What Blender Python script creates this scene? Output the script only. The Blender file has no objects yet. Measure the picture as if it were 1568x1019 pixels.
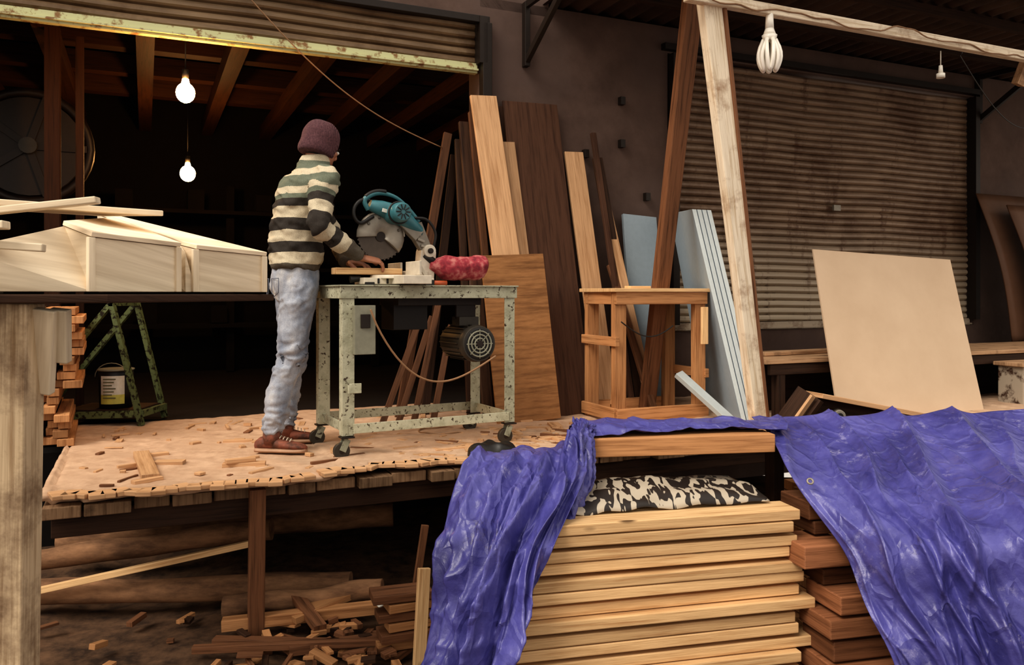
import bpy, math, random
from mathutils import Vector, Matrix, noise
random.seed(7)
V=Vector
C=bpy.context
def srgb(r,g,b):
    def f(c):
        c/=255.0
        return c/12.92 if c<=0.04045 else ((c+0.055)/1.055)**2.4
    return (f(r),f(g),f(b),1)
# ------------------------------------------------------------------ building frame
ANG=math.radians(24.2); ce,se=math.cos(ANG),math.sin(ANG)
def B(u,v,z): return V((u*ce-v*se, 5.955+u*se+v*ce, z))
E=V((ce,se,0)); N=V((-se,ce,0)); Z=V((0,0,1))
GZ=-0.70
# ------------------------------------------------------------------ mesh builder
class MB:
    def __init__(s): s.v=[];s.f=[];s.uv=[];s.m=[];s.t=[];s.s=[]
    def face(s,idx,uvs,mat=0,tint=1.0,sm=False):
        s.f.append(idx);s.uv.append(uvs);s.m.append(mat);s.t.append(tint);s.s.append(sm)
    def plank(s,p0,p1,w,t,wdir=(0,0,1),mat=0,tint=None,w1=None,jag=0):
        p0=V(p0);p1=V(p1);d=p1-p0;L=d.length;d.normalize()
        wd=V(wdir);wd=wd-d*wd.dot(d)
        if wd.length<1e-4: wd=V((1,0,0))-d*d.x
        wd.normalize();td=d.cross(wd)
        if tint is None: tint=random.uniform(.82,1.12)
        if w1 is None:w1=w
        o=len(s.v);ou=random.uniform(0,50);ov=random.uniform(0,50)
        loc=[]
        for (l,pp,ww) in ((0,p0,w),(L,p1,w1)):
            for a,b in ((-1,-1),(1,-1),(1,1),(-1,1)):
                j=random.uniform(-jag,jag)
                s.v.append(pp+wd*(a*ww/2)+td*(b*t/2)+d*j);loc.append((l,a*ww/2,b*t/2))
        def uvs(ix,end=False):
            return [((loc[i][2]+ou,loc[i][1]+ov) if end else (loc[i][0]+ou,loc[i][1]+loc[i][2]+ov)) for i in ix]
        for ix in ((0,1,5,4),(1,2,6,5),(2,3,7,6),(3,0,4,7)):
            s.face([o+i for i in ix],uvs(ix),mat,tint)
        for ix in ((3,2,1,0),(4,5,6,7)):
            s.face([o+i for i in ix],uvs(ix,True),mat,tint*.9)
    def box(s,c,sz,rot=0,mat=0,tint=None):
        c=V(c);d=V((math.cos(rot),math.sin(rot),0))
        s.plank(c-d*sz[0]/2,c+d*sz[0]/2,sz[1],sz[2],(-d.y,d.x,0),mat,tint)
    def loft(s,secs,n=16,mat=0,cap=True,sm=True,tint=1.0,closed=False):
        o=len(s.v)
        for k,(c,a,b) in enumerate(secs):
            c=V(c);a=V(a);b=V(b)
            for i in range(n):
                th=2*math.pi*i/n
                s.v.append(c+a*math.cos(th)+b*math.sin(th))
        K=len(secs)
        R=K if closed else K-1
        for k in range(R):
            k2=(k+1)%K
            for i in range(n):
                j=(i+1)%n
                s.face([o+k*n+i,o+k*n+j,o+k2*n+j,o+k2*n+i],[(k*.1,i/n),(k*.1,(i+1)/n),(k*.1+.1,(i+1)/n),(k*.1+.1,i/n)],mat,tint,sm)
        if cap and not closed:
            s.face([o+i for i in range(n)][::-1],[(.5+.5*math.cos(6.283*i/n),.5+.5*math.sin(6.283*i/n)) for i in range(n)],mat,tint)
            s.face([o+(K-1)*n+i for i in range(n)],[(.5+.5*math.cos(6.283*i/n),.5+.5*math.sin(6.283*i/n)) for i in range(n)],mat,tint)
    def cyl(s,p0,p1,r0,r1=None,n=20,mat=0,cap=True,sm=True,tint=1.0):
        if r1 is None:r1=r0
        s.tube([p0,p1],[r0,r1],n,mat,cap,sm,tint)
    def tube(s,pts,r,n=10,mat=0,cap=True,sm=True,tint=1.0,closed=False):
        pts=[V(p) for p in pts]
        if not hasattr(r,'__len__'): r=[r]*len(pts)
        secs=[];up=None
        for i,p in enumerate(pts):
            if closed: d=pts[(i+1)%len(pts)]-pts[i-1]
            else: d=pts[min(i+1,len(pts)-1)]-pts[max(i-1,0)]
            d.normalize()
            if up is None:
                up=V((0,0,1)) if abs(d.z)<.9 else V((1,0,0))
            a=up-d*up.dot(d);a.normalize();b=d.cross(a);up=a
            secs.append((p,a*r[i],b*r[i]))
        s.loft(secs,n,mat,cap,sm,tint,closed)
    def ell(s,c,ax,ay,az,n=20,k=12,mat=0,tint=1.0,t0=0.0,t1=1.0):
        c=V(c);ax=V(ax);ay=V(ay);az=V(az);secs=[]
        for i in range(k+1):
            th=math.pi*(t0+(t1-t0)*i/k);q=max(math.sin(th),.004)
            secs.append((c-az*math.cos(th),ax*q,ay*q))
        s.loft(secs,n,mat,True,True,tint)
    def build(s,name,mats,parent=None,bevel=0,subd=0,solid=0):
        lo=V((min(v[i] for v in s.v) for i in range(3)));hi=V((max(v[i] for v in s.v) for i in range(3)))
        org=V(((lo.x+hi.x)/2,(lo.y+hi.y)/2,lo.z))
        me=bpy.data.meshes.new(name)
        me.from_pydata([tuple(V(v)-org) for v in s.v],[],s.f)
        uvl=me.uv_layers.new(name='UVMap');k=0
        for uvs in s.uv:
            for uv in uvs: uvl.data[k].uv=uv;k+=1
        at=me.attributes.new('tint','FLOAT','FACE')
        for i,t in enumerate(s.t): at.data[i].value=t
        for i,p in enumerate(me.polygons): p.material_index=s.m[i];p.use_smooth=s.s[i]
        for m in mats: me.materials.append(m)
        ob=bpy.data.objects.new(name,me);C.collection.objects.link(ob);ob.location=org
        if parent is not None:
            ob.parent=parent;ob.location=org-parent.location
        if bevel:
            b=ob.modifiers.new('bev','BEVEL');b.width=bevel;b.segments=2;b.limit_method='ANGLE';b.angle_limit=math.radians(50)
        if solid:
            b=ob.modifiers.new('sol','SOLIDIFY');b.thickness=solid;b.offset=0
        if subd:
            b=ob.modifiers.new('sub','SUBSURF');b.levels=subd;b.render_levels=subd
        return ob
def empty(name,loc):
    e=bpy.data.objects.new(name,None);C.collection.objects.link(e);e.location=loc;e.empty_display_size=.1;return e
# ------------------------------------------------------------------ materials
def newmat(name):
    m=bpy.data.materials.new(name);m.use_nodes=True;nt=m.node_tree;nt.nodes.clear()
    o=nt.nodes.new('ShaderNodeOutputMaterial');b=nt.nodes.new('ShaderNodeBsdfPrincipled')
    nt.links.new(b.outputs[0],o.inputs[0]);return m,nt,b
def coords(nt,kind,scale,rot=(0,0,0)):
    tc=nt.nodes.new('ShaderNodeTexCoord');mp=nt.nodes.new('ShaderNodeMapping')
    mp.inputs['Scale'].default_value=scale;mp.inputs['Rotation'].default_value=rot
    if kind=='World':
        g=nt.nodes.new('ShaderNodeNewGeometry');nt.links.new(g.outputs['Position'],mp.inputs[0])
    else: nt.links.new(tc.outputs[kind],mp.inputs[0])
    return mp
def noisen(nt,vec,scale,detail=4,rough=.55):
    n=nt.nodes.new('ShaderNodeTexNoise');n.inputs['Scale'].default_value=scale;n.inputs['Detail'].default_value=detail;n.inputs['Roughness'].default_value=rough
    nt.links.new(vec.outputs[0],n.inputs['Vector']);return n
def ramp(nt,inp,stops,interp='LINEAR'):
    r=nt.nodes.new('ShaderNodeValToRGB');r.color_ramp.interpolation=interp
    el=r.color_ramp.elements
    while len(el)<len(stops): el.new(.5)
    for e,(p,c) in zip(el,stops): e.position=p;e.color=c if len(c)==4 else (*c,1)
    nt.links.new(inp,r.inputs[0]);return r
def mix(nt,fac,a,b,mode='MIX'):
    m=nt.nodes.new('ShaderNodeMix');m.data_type='RGBA';m.blend_type=mode
    if isinstance(fac,float): m.inputs[0].default_value=fac
    else: nt.links.new(fac,m.inputs[0])
    for s,x in ((6,a),(7,b)):
        if isinstance(x,tuple): m.inputs[s].default_value=x
        else: nt.links.new(x,m.inputs[s])
    return m.outputs[2]
def bump(nt,b,h,st=.3,dist=.01):
    n=nt.nodes.new('ShaderNodeBump');n.inputs['Strength'].default_value=st;n.inputs['Distance'].default_value=dist
    nt.links.new(h,n.inputs['Height']);nt.links.new(n.outputs[0],b.inputs['Normal'])
def tinted(nt,col):
    a=nt.nodes.new('ShaderNodeAttribute');a.attribute_name='tint'
    m=nt.nodes.new('ShaderNodeVectorMath');m.operation='SCALE'
    nt.links.new(col,m.inputs[0]);nt.links.new(a.outputs['Fac'],m.inputs['Scale']);return m.outputs[0]
def wood(name,c1,c2,rough=.6,knots=False,gr=(1.2,22,1),dirt=None,dirtamt=.5):
    m,nt,b=newmat(name)
    mp=coords(nt,'UV',gr);n=noisen(nt,mp,2.2,5,.6)
    n2=noisen(nt,coords(nt,'UV',(gr[0]*1.5,gr[1]*5,1)),2.5,3,.6)
    r=ramp(nt,n.outputs['Fac'],[(.32,c2),(.5,c1),(.72,tuple(min(1,x*1.12) for x in c1[:3])+(1,))])
    r2=ramp(nt,n2.outputs['Fac'],[(.3,(.78,.75,.72,1)),(.65,(1.05,1.05,1.05,1))])
    col=mix(nt,1.0,r.outputs[0],r2.outputs[0],'MULTIPLY')
    if knots:
        vo=nt.nodes.new('ShaderNodeTexVoronoi');vo.inputs['Scale'].default_value=1.0
        nt.links.new(coords(nt,'UV',(3.2,9,1)).outputs[0],vo.inputs['Vector'])
        rk=ramp(nt,vo.outputs['Distance'],[(.06,(1,1,1,1)),(.14,(0,0,0,1))])
        col=mix(nt,rk.outputs[0],col,tuple(x*.28 for x in c2[:3])+(1,))
    if dirt:
        nn=noisen(nt,coords(nt,'World',(1,1,1)),7,6,.65)
        rd=ramp(nt,nn.outputs['Fac'],[(.62-.25*dirtamt,(0,0,0,1)),(.80-.2*dirtamt,(.75,.75,.75,1))])
        col=mix(nt,rd.outputs[0],col,dirt)
    nt.links.new(tinted(nt,col),b.inputs['Base Color']);b.inputs['Roughness'].default_value=rough
    b.inputs['Specular IOR Level'].default_value=.2
    bump(nt,b,n2.outputs['Fac'],.25,.004);return m
def patchy(name,c1,c2,scale=6,lo=.45,hi=.55,rough=.6,metal=0,c3=None,bs=.3,sc=(1,1,1)):
    m,nt,b=newmat(name)
    mp=coords(nt,'World',sc);n=noisen(nt,mp,scale,8,.65)
    r=ramp(nt,n.outputs['Fac'],[(lo,c1),(hi,c2)]);col=r.outputs[0]
    if c3:
        n3=noisen(nt,mp,scale*.35,4,.6);r3=ramp(nt,n3.outputs['Fac'],[(.45,(0,0,0,1)),(.65,(.8,.8,.8,1))])
        col=mix(nt,r3.outputs[0],col,c3)
    nt.links.new(tinted(nt,col),b.inputs['Base Color']);b.inputs['Roughness'].default_value=rough;b.inputs['Metallic'].default_value=metal
    b.inputs['Specular IOR Level'].default_value=.3
    bump(nt,b,n.outputs['Fac'],bs,.006);return m
def plain(name,c,rough=.5,metal=0,emit=0,var=.15):
    m,nt,b=newmat(name)
    n=noisen(nt,coords(nt,'World',(1,1,1)),30,4)
    d=tuple(x*(1-var) for x in c[:3])+(1,)
    r=ramp(nt,n.outputs['Fac'],[(.35,d),(.65,c)])
    nt.links.new(tinted(nt,r.outputs[0]),b.inputs['Base Color'])
    b.inputs['Roughness'].default_value=rough;b.inputs['Metallic'].default_value=metal
    if emit:
        b.inputs['Emission Color'].default_value=c;b.inputs['Emission Strength'].default_value=emit
    return m
M_pine=wood('pine_lumber',srgb(228,190,142),srgb(194,150,104),knots=True)
M_pine2=wood('orange_pine',srgb(192,142,98),srgb(148,102,66))
M_cream=wood('cream_board',srgb(244,226,198),srgb(234,214,184),gr=(1,3,1))
M_oak=wood('oak_panel',srgb(202,162,124),srgb(172,131,94),gr=(1,14,1))
M_honey=wood('honey_ply',srgb(158,114,74),srgb(122,84,52),gr=(14,.8,1))
M_walnut=wood('walnut_panel',srgb(84,58,44),srgb(60,39,29),gr=(1,14,1),rough=.7)
M_dark=wood('dark_timber',srgb(66,46,34),srgb(42,28,21))
M_joist=wood('joist_timber',srgb(64,38,22),srgb(42,25,15))
M_brown=wood('brown_timber',srgb(130,90,64),srgb(86,58,40))
M_post=wood('whitewashed_post',srgb(230,216,194),srgb(200,178,148),dirt=srgb(140,100,68),dirtamt=.35)
M_postL=wood('weathered_pale_post',srgb(198,176,146),srgb(154,128,98),dirt=srgb(88,62,44),dirtamt=.6,gr=(1,16,1))
M_old=wood('weathered_timber',srgb(190,154,120),srgb(128,96,70),dirt=srgb(66,44,30),dirtamt=.35,gr=(1,16,1))
M_red=wood('red_block_timber',srgb(150,102,72),srgb(106,68,46))
M_saw=patchy('sawdust',srgb(206,174,146),srgb(170,138,112),11,.35,.7,.95,c3=srgb(190,158,131),bs=.6)
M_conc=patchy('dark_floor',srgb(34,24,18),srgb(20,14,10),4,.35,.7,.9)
M_dirt=patchy('dirt_ground',srgb(112,84,62),srgb(54,39,29),9,.35,.65,.95,bs=1.0)
M_wall=patchy('stained_plaster',srgb(108,88,79),srgb(78,61,54),3.2,.3,.75,.9,c3=srgb(94,78,72),bs=.5)
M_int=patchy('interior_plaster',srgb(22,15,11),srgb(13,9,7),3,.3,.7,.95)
M_paintmetal=patchy('chipped_cream_paint',srgb(66,50,38),srgb(188,186,162),46,.38,.43,.6,c3=srgb(158,156,132),bs=.5)
M_green=patchy('chipped_green_paint',srgb(40,34,24),srgb(108,120,80),34,.42,.5,.5)
M_white=plain('white_plastic',srgb(235,230,218),.4)
M_black=plain('black_rubber',srgb(26,22,20),.5)
M_steel=plain('dark_steel',srgb(44,34,28),.5,.3)
M_alu=plain('cast_aluminium',srgb(150,142,130),.45,.3)
M_alu2=plain('saw_white_casting',srgb(222,210,190),.5,.0)
M_teal=plain('teal_plastic',srgb(62,116,124),.4)
M_blade=plain('blade_steel',srgb(86,76,68),.4,.5)
M_grey=plain('grey_box',srgb(140,138,120),.5)
M_motor=plain('motor_grey',srgb(66,60,52),.5,.3)
M_blue=plain('pale_blue_foam',srgb(160,174,184),.7,var=.06)
M_bluee=plain('pale_blue_edge',srgb(208,216,216),.7,var=.06)
M_tan=patchy('tan_hardboard',srgb(212,186,158),srgb(200,173,145),2,.3,.7,.55,bs=.05)
M_brsheet=patchy('brown_sheet',srgb(116,84,64),srgb(94,67,50),2,.3,.7,.5,bs=.05)
M_cable=plain('tan_cable',srgb(150,114,82),.5)
def shutter_mat(name,a,bc,rust,lit_low):
    m,nt,b=newmat(name);mp=coords(nt,'World',(1,1,1))
    n=noisen(nt,coords(nt,'World',(1,1,6)),2.2,7,.65);n2=noisen(nt,mp,1.1,6,.7)
    r=ramp(nt,n.outputs['Fac'],[(.35,a),(.65,bc)])
    rr=ramp(nt,n2.outputs['Fac'],[(.48,(0,0,0,1)),(.62,(1,1,1,1))])
    col=mix(nt,rr.outputs[0],r.outputs[0],rust)
    if lit_low:
        g=nt.nodes.new('ShaderNodeNewGeometry');sx=nt.nodes.new('ShaderNodeSeparateXYZ');nt.links.new(g.outputs['Position'],sx.inputs[0])
        mr=nt.nodes.new('ShaderNodeMapRange');mr.inputs[1].default_value=1.45;mr.inputs[2].default_value=.75;nt.links.new(sx.outputs[2],mr.inputs[0])
        col=mix(nt,mr.outputs[0],col,lit_low)  # roof shadow put into the colour: upper slats darker, lower ones lighter
        n5=noisen(nt,coords(nt,'World',(2.5,2.5,.6)),3.0,5,.7)
        r5=ramp(nt,n5.outputs['Fac'],[(.56,(0,0,0,1)),(.68,(.85,.85,.85,1))]);col=mix(nt,r5.outputs[0],col,srgb(92,62,44))
    nt.links.new(col,b.inputs['Base Color']);b.inputs['Roughness'].default_value=.5;b.inputs['Metallic'].default_value=.1
    bump(nt,b,n.outputs['Fac'],.3,.004);return m
M_shR=shutter_mat('rusty_shutter',srgb(154,130,108),srgb(122,99,81),srgb(106,80,62),srgb(194,178,156))
M_shL=shutter_mat('shutter_aged',srgb(146,122,94),srgb(112,90,68),srgb(98,74,50),None)
M_roof=shutter_mat('roof_sheet',srgb(88,68,57),srgb(64,48,40),srgb(56,40,31),None)
def tarpm():
    m,nt,b=newmat('blue_tarp')
    n=noisen(nt,coords(nt,'World',(1,1,1)),9,9,.8);n2=noisen(nt,coords(nt,'World',(1,1,1)),3.5,6,.65)
    r=ramp(nt,n2.outputs['Fac'],[(.3,srgb(54,52,108)),(.52,srgb(78,76,144)),(.75,srgb(106,104,170))])
    r2=ramp(nt,n.outputs['Fac'],[(.56,(0,0,0,1)),(.70,(.75,.75,.75,1))])
    n4=noisen(nt,coords(nt,'World',(1,1,1)),1.9,5,.6);r4=ramp(nt,n4.outputs['Fac'],[(.46,(.12,.12,.12,1)),(.6,(1,1,1,1))])
    f=mix(nt,1.0,r2.outputs[0],r4.outputs[0],'MULTIPLY')
    col=mix(nt,f,r.outputs[0],srgb(180,176,206))
    n3=noisen(nt,coords(nt,'World',(1,1,1)),3,8,.8);r3=ramp(nt,n3.outputs['Fac'],[(.32,(.7,.7,.7,1)),(.40,(0,0,0,1))])
    col=mix(nt,r3.outputs[0],col,srgb(56,46,66))
    nt.links.new(col,b.inputs['Base Color']);b.inputs['Roughness'].default_value=.36
    # crumple creases: two faceted (voronoi) layers plus faint weave-scale noise
    vo=nt.nodes.new('ShaderNodeTexVoronoi');vo.inputs['Scale'].default_value=9;vo.feature='DISTANCE_TO_EDGE'
    nw=noisen(nt,coords(nt,'World',(1,1,1)),5,3);mm=nt.nodes.new('ShaderNodeMix');mm.data_type='VECTOR';mm.inputs[0].default_value=.10
    g=coords(nt,'World',(1.5,.8,.8),(0,.5,.4));nt.links.new(g.outputs[0],mm.inputs[4]);nt.links.new(nw.outputs['Color'],mm.inputs[5]);nt.links.new(mm.outputs[1],vo.inputs['Vector'])
    rr=ramp(nt,vo.outputs['Distance'],[(0,(1,1,1,1)),(.12,(.3,.3,.3,1)),(.4,(0,0,0,1))])
    nb=noisen(nt,coords(nt,'World',(1,1,1)),14,6,.6)
    h=mix(nt,.55,rr.outputs[0],nb.outputs['Color'])
    bump(nt,b,h,.55,.022);return m
M_tarp=tarpm()
# ------------------------------------------------------------------ ground + platform
def grid(mb,fn,nu,nv,mat=0,sm=True):
    o=len(mb.v)
    for j in range(nv+1):
        for i in range(nu+1): mb.v.append(V(fn(i/nu,j/nv)))
    for j in range(nv):
        for i in range(nu):
            a=o+j*(nu+1)+i
            mb.face([a,a+1,a+nu+2,a+nu+1],[(i/nu,j/nv),((i+1)/nu,j/nv),((i+1)/nu,(j+1)/nv),(i/nu,(j+1)/nv)],mat,1.0,sm)
g=MB()
def gf(a,b):
    x=-9+a*18;y=-6+b*13
    return (x,y,GZ-.03+.05*noise.noise(V((x*1.3,y*1.3,0)))+.02*noise.noise(V((x*6,y*6,3))))
grid(g,gf,150,110);g.build('ground',[M_dirt])
deck=MB()
u=-2.83
while u<6.6:
    w=random.uniform(.13,.2)
    deck.plank(B(u+w/2,-1.60+random.uniform(-.04,.04),-.06),B(u+w/2,.45,-.06),w-.01,.05,E,0,random.uniform(.4,.8))
    u+=w
for v in (-1.5,-.6,.3): deck.plank(B(-2.8,v,-.13),B(6.5,v,-.13),.11,.08,Z,1)
deck.build('platform_floor_boards',[M_old,M_dark],bevel=.004)
st=MB()
def edge(u):
    return -1.63+.07*noise.noise(V((u*1.7,0,5)))+.05*noise.noise(V((u*6,0,1)))+.02*noise.noise(V((u*17,0,1)))+(.05 if int((u+10)/1.22)%2 else 0)
def sf(a,b):
    uu=-2.84+a*9.3;ev=edge(uu);v=ev+(.45-ev)*b
    z=-.008+.008*noise.noise(V((uu*3,v*3,0)))+.006*noise.noise(V((uu*9,v*9,0)))+.003*noise.noise(V((uu*22,v*22,0)))
    cell=math.floor((uu+.4)/1.22+.02*v)
    z+=.010*(cell%2)
    fr=((uu+.4)/1.22+.02*v)%1
    if fr<.012: z-=.01
    if b<.02: z-=.006
    return B(uu,v,z)
grid(st,sf,560,120);st.build('floor',[M_saw],solid=.02)
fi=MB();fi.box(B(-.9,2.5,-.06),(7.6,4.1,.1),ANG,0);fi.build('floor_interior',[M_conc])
ed=MB()
for a,b_,dv in ((-2.8,-1.75,-.04),(-1.7,-.55,-.01),(-.5,.35,-.03),(.4,1.5,0)):
    n=22
    for i in range(n):
        u0=a+(b_-a)*i/n;u1=a+(b_-a)*(i+1)/n
        ed.plank(B(u0,edge(u0)+.03+dv,.003),B(u1+.012,edge(u1)+.03+dv+.02*random.uniform(-1,1),.003),.06+.05*random.random(),.02,N,0,1.15)
ed.build('splintered_edge_board',[M_oak],bevel=.003)
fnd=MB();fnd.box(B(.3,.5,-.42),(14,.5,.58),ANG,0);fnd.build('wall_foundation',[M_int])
sp=MB();sp.plank((-1.155,3.68,GZ),(-1.135,3.64,-.03),.07,.05,E,0,.9);sp.build('platform_support_post',[M_brown],bevel=.004)
# ------------------------------------------------------------------ walls
w=MB()
def wallseg(mb,u0,u1,z0,z1,v0=0,v1=.22,mat=0):
    mb.box(B((u0+u1)/2,(v0+v1)/2,(z0+z1)/2),(u1-u0,v1-v0,z1-z0),ANG,mat,1.0)
wallseg(w,-.25,1.36,-.7,2.97);wallseg(w,-4.5,-.25,2.80,3.6);wallseg(w,1.36,4.95,2.76,2.97);wallseg(w,1.36,4.95,-.7,.535)
wallseg(w,4.95,9,-.7,2.97);wallseg(w,-7,-4.3,-.7,3.6);wallseg(w,-.25,.3,2.9,3.6)
for (u,z) in ((.92,2.33),(.92,2.0),(.60,1.9),(1.15,1.6)): w.box(B(u,-.02,z),(.04,.05,.06),ANG,1)
w.build('wall_front',[M_wall,M_steel])
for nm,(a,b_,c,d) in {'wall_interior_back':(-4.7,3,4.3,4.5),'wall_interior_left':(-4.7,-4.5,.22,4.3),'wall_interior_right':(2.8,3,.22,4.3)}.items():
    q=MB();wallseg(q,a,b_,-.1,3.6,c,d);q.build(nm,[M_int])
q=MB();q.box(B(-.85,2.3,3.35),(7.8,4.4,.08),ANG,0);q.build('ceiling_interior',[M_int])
q=MB()
for k in range(10): q.plank(B(-4.3+k*.62,.25,2.66),B(-4.3+k*.62,4.2,2.66),.14,.12,Z,0)
for v in (.8,1.6,2.4,3.2): q.plank(B(-4.5,v,2.82),B(2.7,v,2.82),.16,.14,Z,0)
q.build('ceiling_joists',[M_joist])
q=MB();q.box(B(-.22,-.03,1.38),(.07,.08,2.78),ANG,0);q.box(B(-2.25,-.04,2.79),(4.1,.05,.05),ANG,0);q.build('trim_1',[M_steel],bevel=.004)
def shutter(name,u0,u1,z0,z1,mats,pitch,bar=True):
    mb=MB();n=int(round((z1-z0)/pitch));p=(z1-z0)/n
    prof=[]
    for k in range(n):
        zb=z0+k*p
        prof+= [(zb,0.004),(zb+p*.12,-.014),(zb+p*.3,-.026),(zb+p*.6,-.026),(zb+p*.85,-.014),(zb+p*.93,.010)]
    prof.append((z1,0))
    S=int((u1-u0)/.18)
    o=len(mb.v)
    for (z,v) in prof:
        for i in range(S+1):
            uu=u0+(u1-u0)*i/S
            mb.v.append(B(uu,.05+v+.014*noise.noise(V((uu*2,z*3,1))),z+.014*noise.noise(V((uu*1.2,z*.5,4)))))
    for k in range(len(prof)-1):
        for i in range(S):
            a=o+k*(S+1)+i;mb.face([a,a+1,a+S+2,a+S+1],[(0,0)]*4,0,1,False)
    if bar:
        mb.box(B((u0+u1)/2,.03,z0-.035),(u1-u0,.05,.07),ANG,1,1)
        mb.box(B((u0+u1)/2,.01,z0-.05),(u1-u0,.06,.012),ANG,1,1)
    mb.box(B(u0-.02,-.02,(z0+z1)/2),(.06,.1,z1-z0+.02),ANG,2,1);mb.box(B(u1+.02,-.02,(z0+z1)/2),(.06,.1,z1-z0+.02),ANG,2,1)
    return mb.build(name,mats)
M_bar=patchy('pale_green_bar',srgb(140,106,70),srgb(200,200,156),14,.38,.48,.5)
shutter('roller_shutter',-4.4,-.27,2.49,2.80,[M_shL,M_bar,M_steel],.058)
M_barR=patchy('shutter_bottom_bar',srgb(140,118,98),srgb(184,168,148),8,.36,.5,.5)
shutter('roller_shutter',1.42,4.90,.60,2.74,[M_shR,M_barR,M_steel],.062)
q=MB();q.box(B(3.15,-.03,2.80),(3.7,.06,.05),ANG,0);q.box(B(3.15,-.01,1.6),(.08,.02,.05),ANG,1);q.build('trim_2',[M_steel,M_alu])
# canopy roof
rf=MB()
NU=420
def rfn(a,b):
    uu=.25+a*9;v=.25-b*2.1
    return B(uu,v,3.0+.018*math.sin(uu*2*math.pi/.15)+.02*b)
grid(rf,rfn,NU*2,2)
for v in (-.5,-1.15,-1.75): rf.plank(B(.25,v,2.955),B(9.2,v,2.955),.07,.045,Z,1)
rf.build('canopy_roof',[M_roof,M_dark])
for u in (.10,4.98,):
    br=MB()
    br.plank(B(u,-.03,2.5),B(u,-.03,2.97),.06,.04,N,0);br.plank(B(u,-.04,2.54),B(u,-.72,2.94),.05,.035,Z,0)
    br.plank(B(u,0,2.95),B(u,-1.8,2.93),.05,.03,Z,0)
    br.build('steel_roof_bracket',[M_steel],bevel=.003)
# front beam
bm=MB();b0=V((1.0,4.69,2.555));
bm.plank(b0,b0+E*5.2,.065,.06,Z,0,1.05);ob=bm.build('canopy_beam',[M_post],bevel=.006)
# posts
ps=MB();ps.plank((1.53,5.05,0),(1.145,4.80,2.66),.095,.07,E,0,1.05,w1=.135);ps.plank((1.573,5.07,0.0),(1.228,4.83,2.62),.025,.08,E,1,1.0)
ps.build('whitewashed_wooden_post',[M_post,M_brown],bevel=.006)
ps=MB();ps.plank((.955,5.8,0),(1.19,5.25,2.97),.10,.07,E,0,.95,w1=.13);ps.build('leaning_timber_prop',[M_brown],bevel=.006)
q=MB();q.plank((3.78,6.1,2.4),(3.95,6.0,2.98),.09,.05,E,0);q.build('canopy_strut',[M_old])
# ------------------------------------------------------------------ bulbs
M_glow,nt,b=newmat('lit_bulb');b.inputs['Emission Color'].default_value=(1,.50,.16,1);b.inputs['Emission Strength'].default_value=190;b.inputs['Base Color'].default_value=(1,.8,.5,1)
for (p,top,r) in ((V((-2.08,5.2,2.12)),2.62,.058),(V((-2.86,7.2,1.9)),2.62,.065)):
    q=MB();q.ell(p,(r,0,0),(0,r,0),(0,0,r*1.1),mat=0);q.cyl(p+Z*r*.8,p+Z*(r+.035),.028,.018,mat=0)
    q.cyl(p+Z*(r+.03),p+Z*(r+.09),.02,.02,mat=1);q.cyl(p+Z*(r+.09),V((p.x,p.y,top)),.004,mat=1,n=6)
    q.build('hanging_light_bulb',[M_glow,M_black])
M_cfl=plain('cfl_glass',srgb(250,244,232),.25,var=.03)
q=MB();p=V((1.555,4.93,2.50))
q.cyl(p+Z*.03,p-Z*.06,.022,.026,mat=0);q.cyl(p-Z*.06,p-Z*.10,.026,.04,mat=0);q.cyl(p-Z*.10,p-Z*.13,.046,.038,mat=0)
for k in range(6):
    a=k*math.pi/3+.3;d=V((math.cos(a),math.sin(a),0));t=V((-d.y,d.x,0))
    pts=[]
    for i in range(19):
        s=i/18;hh=math.sin(s*math.pi)**.75
        pts.append(p-Z*(.125+.185*hh)+d*(.028+.044*math.sin(min(1,hh)*math.pi*.80)-.014*hh)+t*(.020*math.cos(s*math.pi)))
    q.tube(pts,.0125,10,0)
q.cyl(p+Z*.03,p+Z*.09,.004,n=6,mat=1)
q.build('compact_fluorescent_bulb',[M_cfl,M_black])
q=MB();p=V((2.93,5.58,2.40));q.cyl(p,p-Z*.055,.012,.016,mat=0);q.cyl(p-Z*.055,p-Z*.085,.028,.028,mat=0);q.cyl(p,p+Z*.10,.004,n=6,mat=1)
q.build('empty_lamp_socket',[M_white,M_white])
q=MB();pts=[]
for i in range(120):
    t=i/119*4.6;pp=b0+E*(t+.15)
    off=.035*noise.noise(V((t*2.2,1,1)))*2+.02*noise.noise(V((t*7,4,1)))
    pts.append(pp+V((0,-.045+.01*math.sin(t*3),off-.01)))
q.tube(pts,.005,6,0);q.build('electric_wire',[M_cable])
q=MB();pts=[]
A=V((-1.78,5.08,2.85));D=V((-.50,5.8,1.88))
for i in range(30):
    t=i/29;pts.append(A.lerp(D,t)-Z*(.16*math.sin(math.pi*t)))
q.tube(pts,.0045,6,0);q.build('hanging_cable',[M_cable])
q=MB();pts=[V((3.1,5.62,2.50))]
for i in range(20):
    t=i/19;pts.append(V((3.1+t*1.6,5.65+t*1.6,2.49-.28*math.sin(t*2.6))))
q.tube(pts,.004,6,0);q.build('slack_wire',[M_black])
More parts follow.
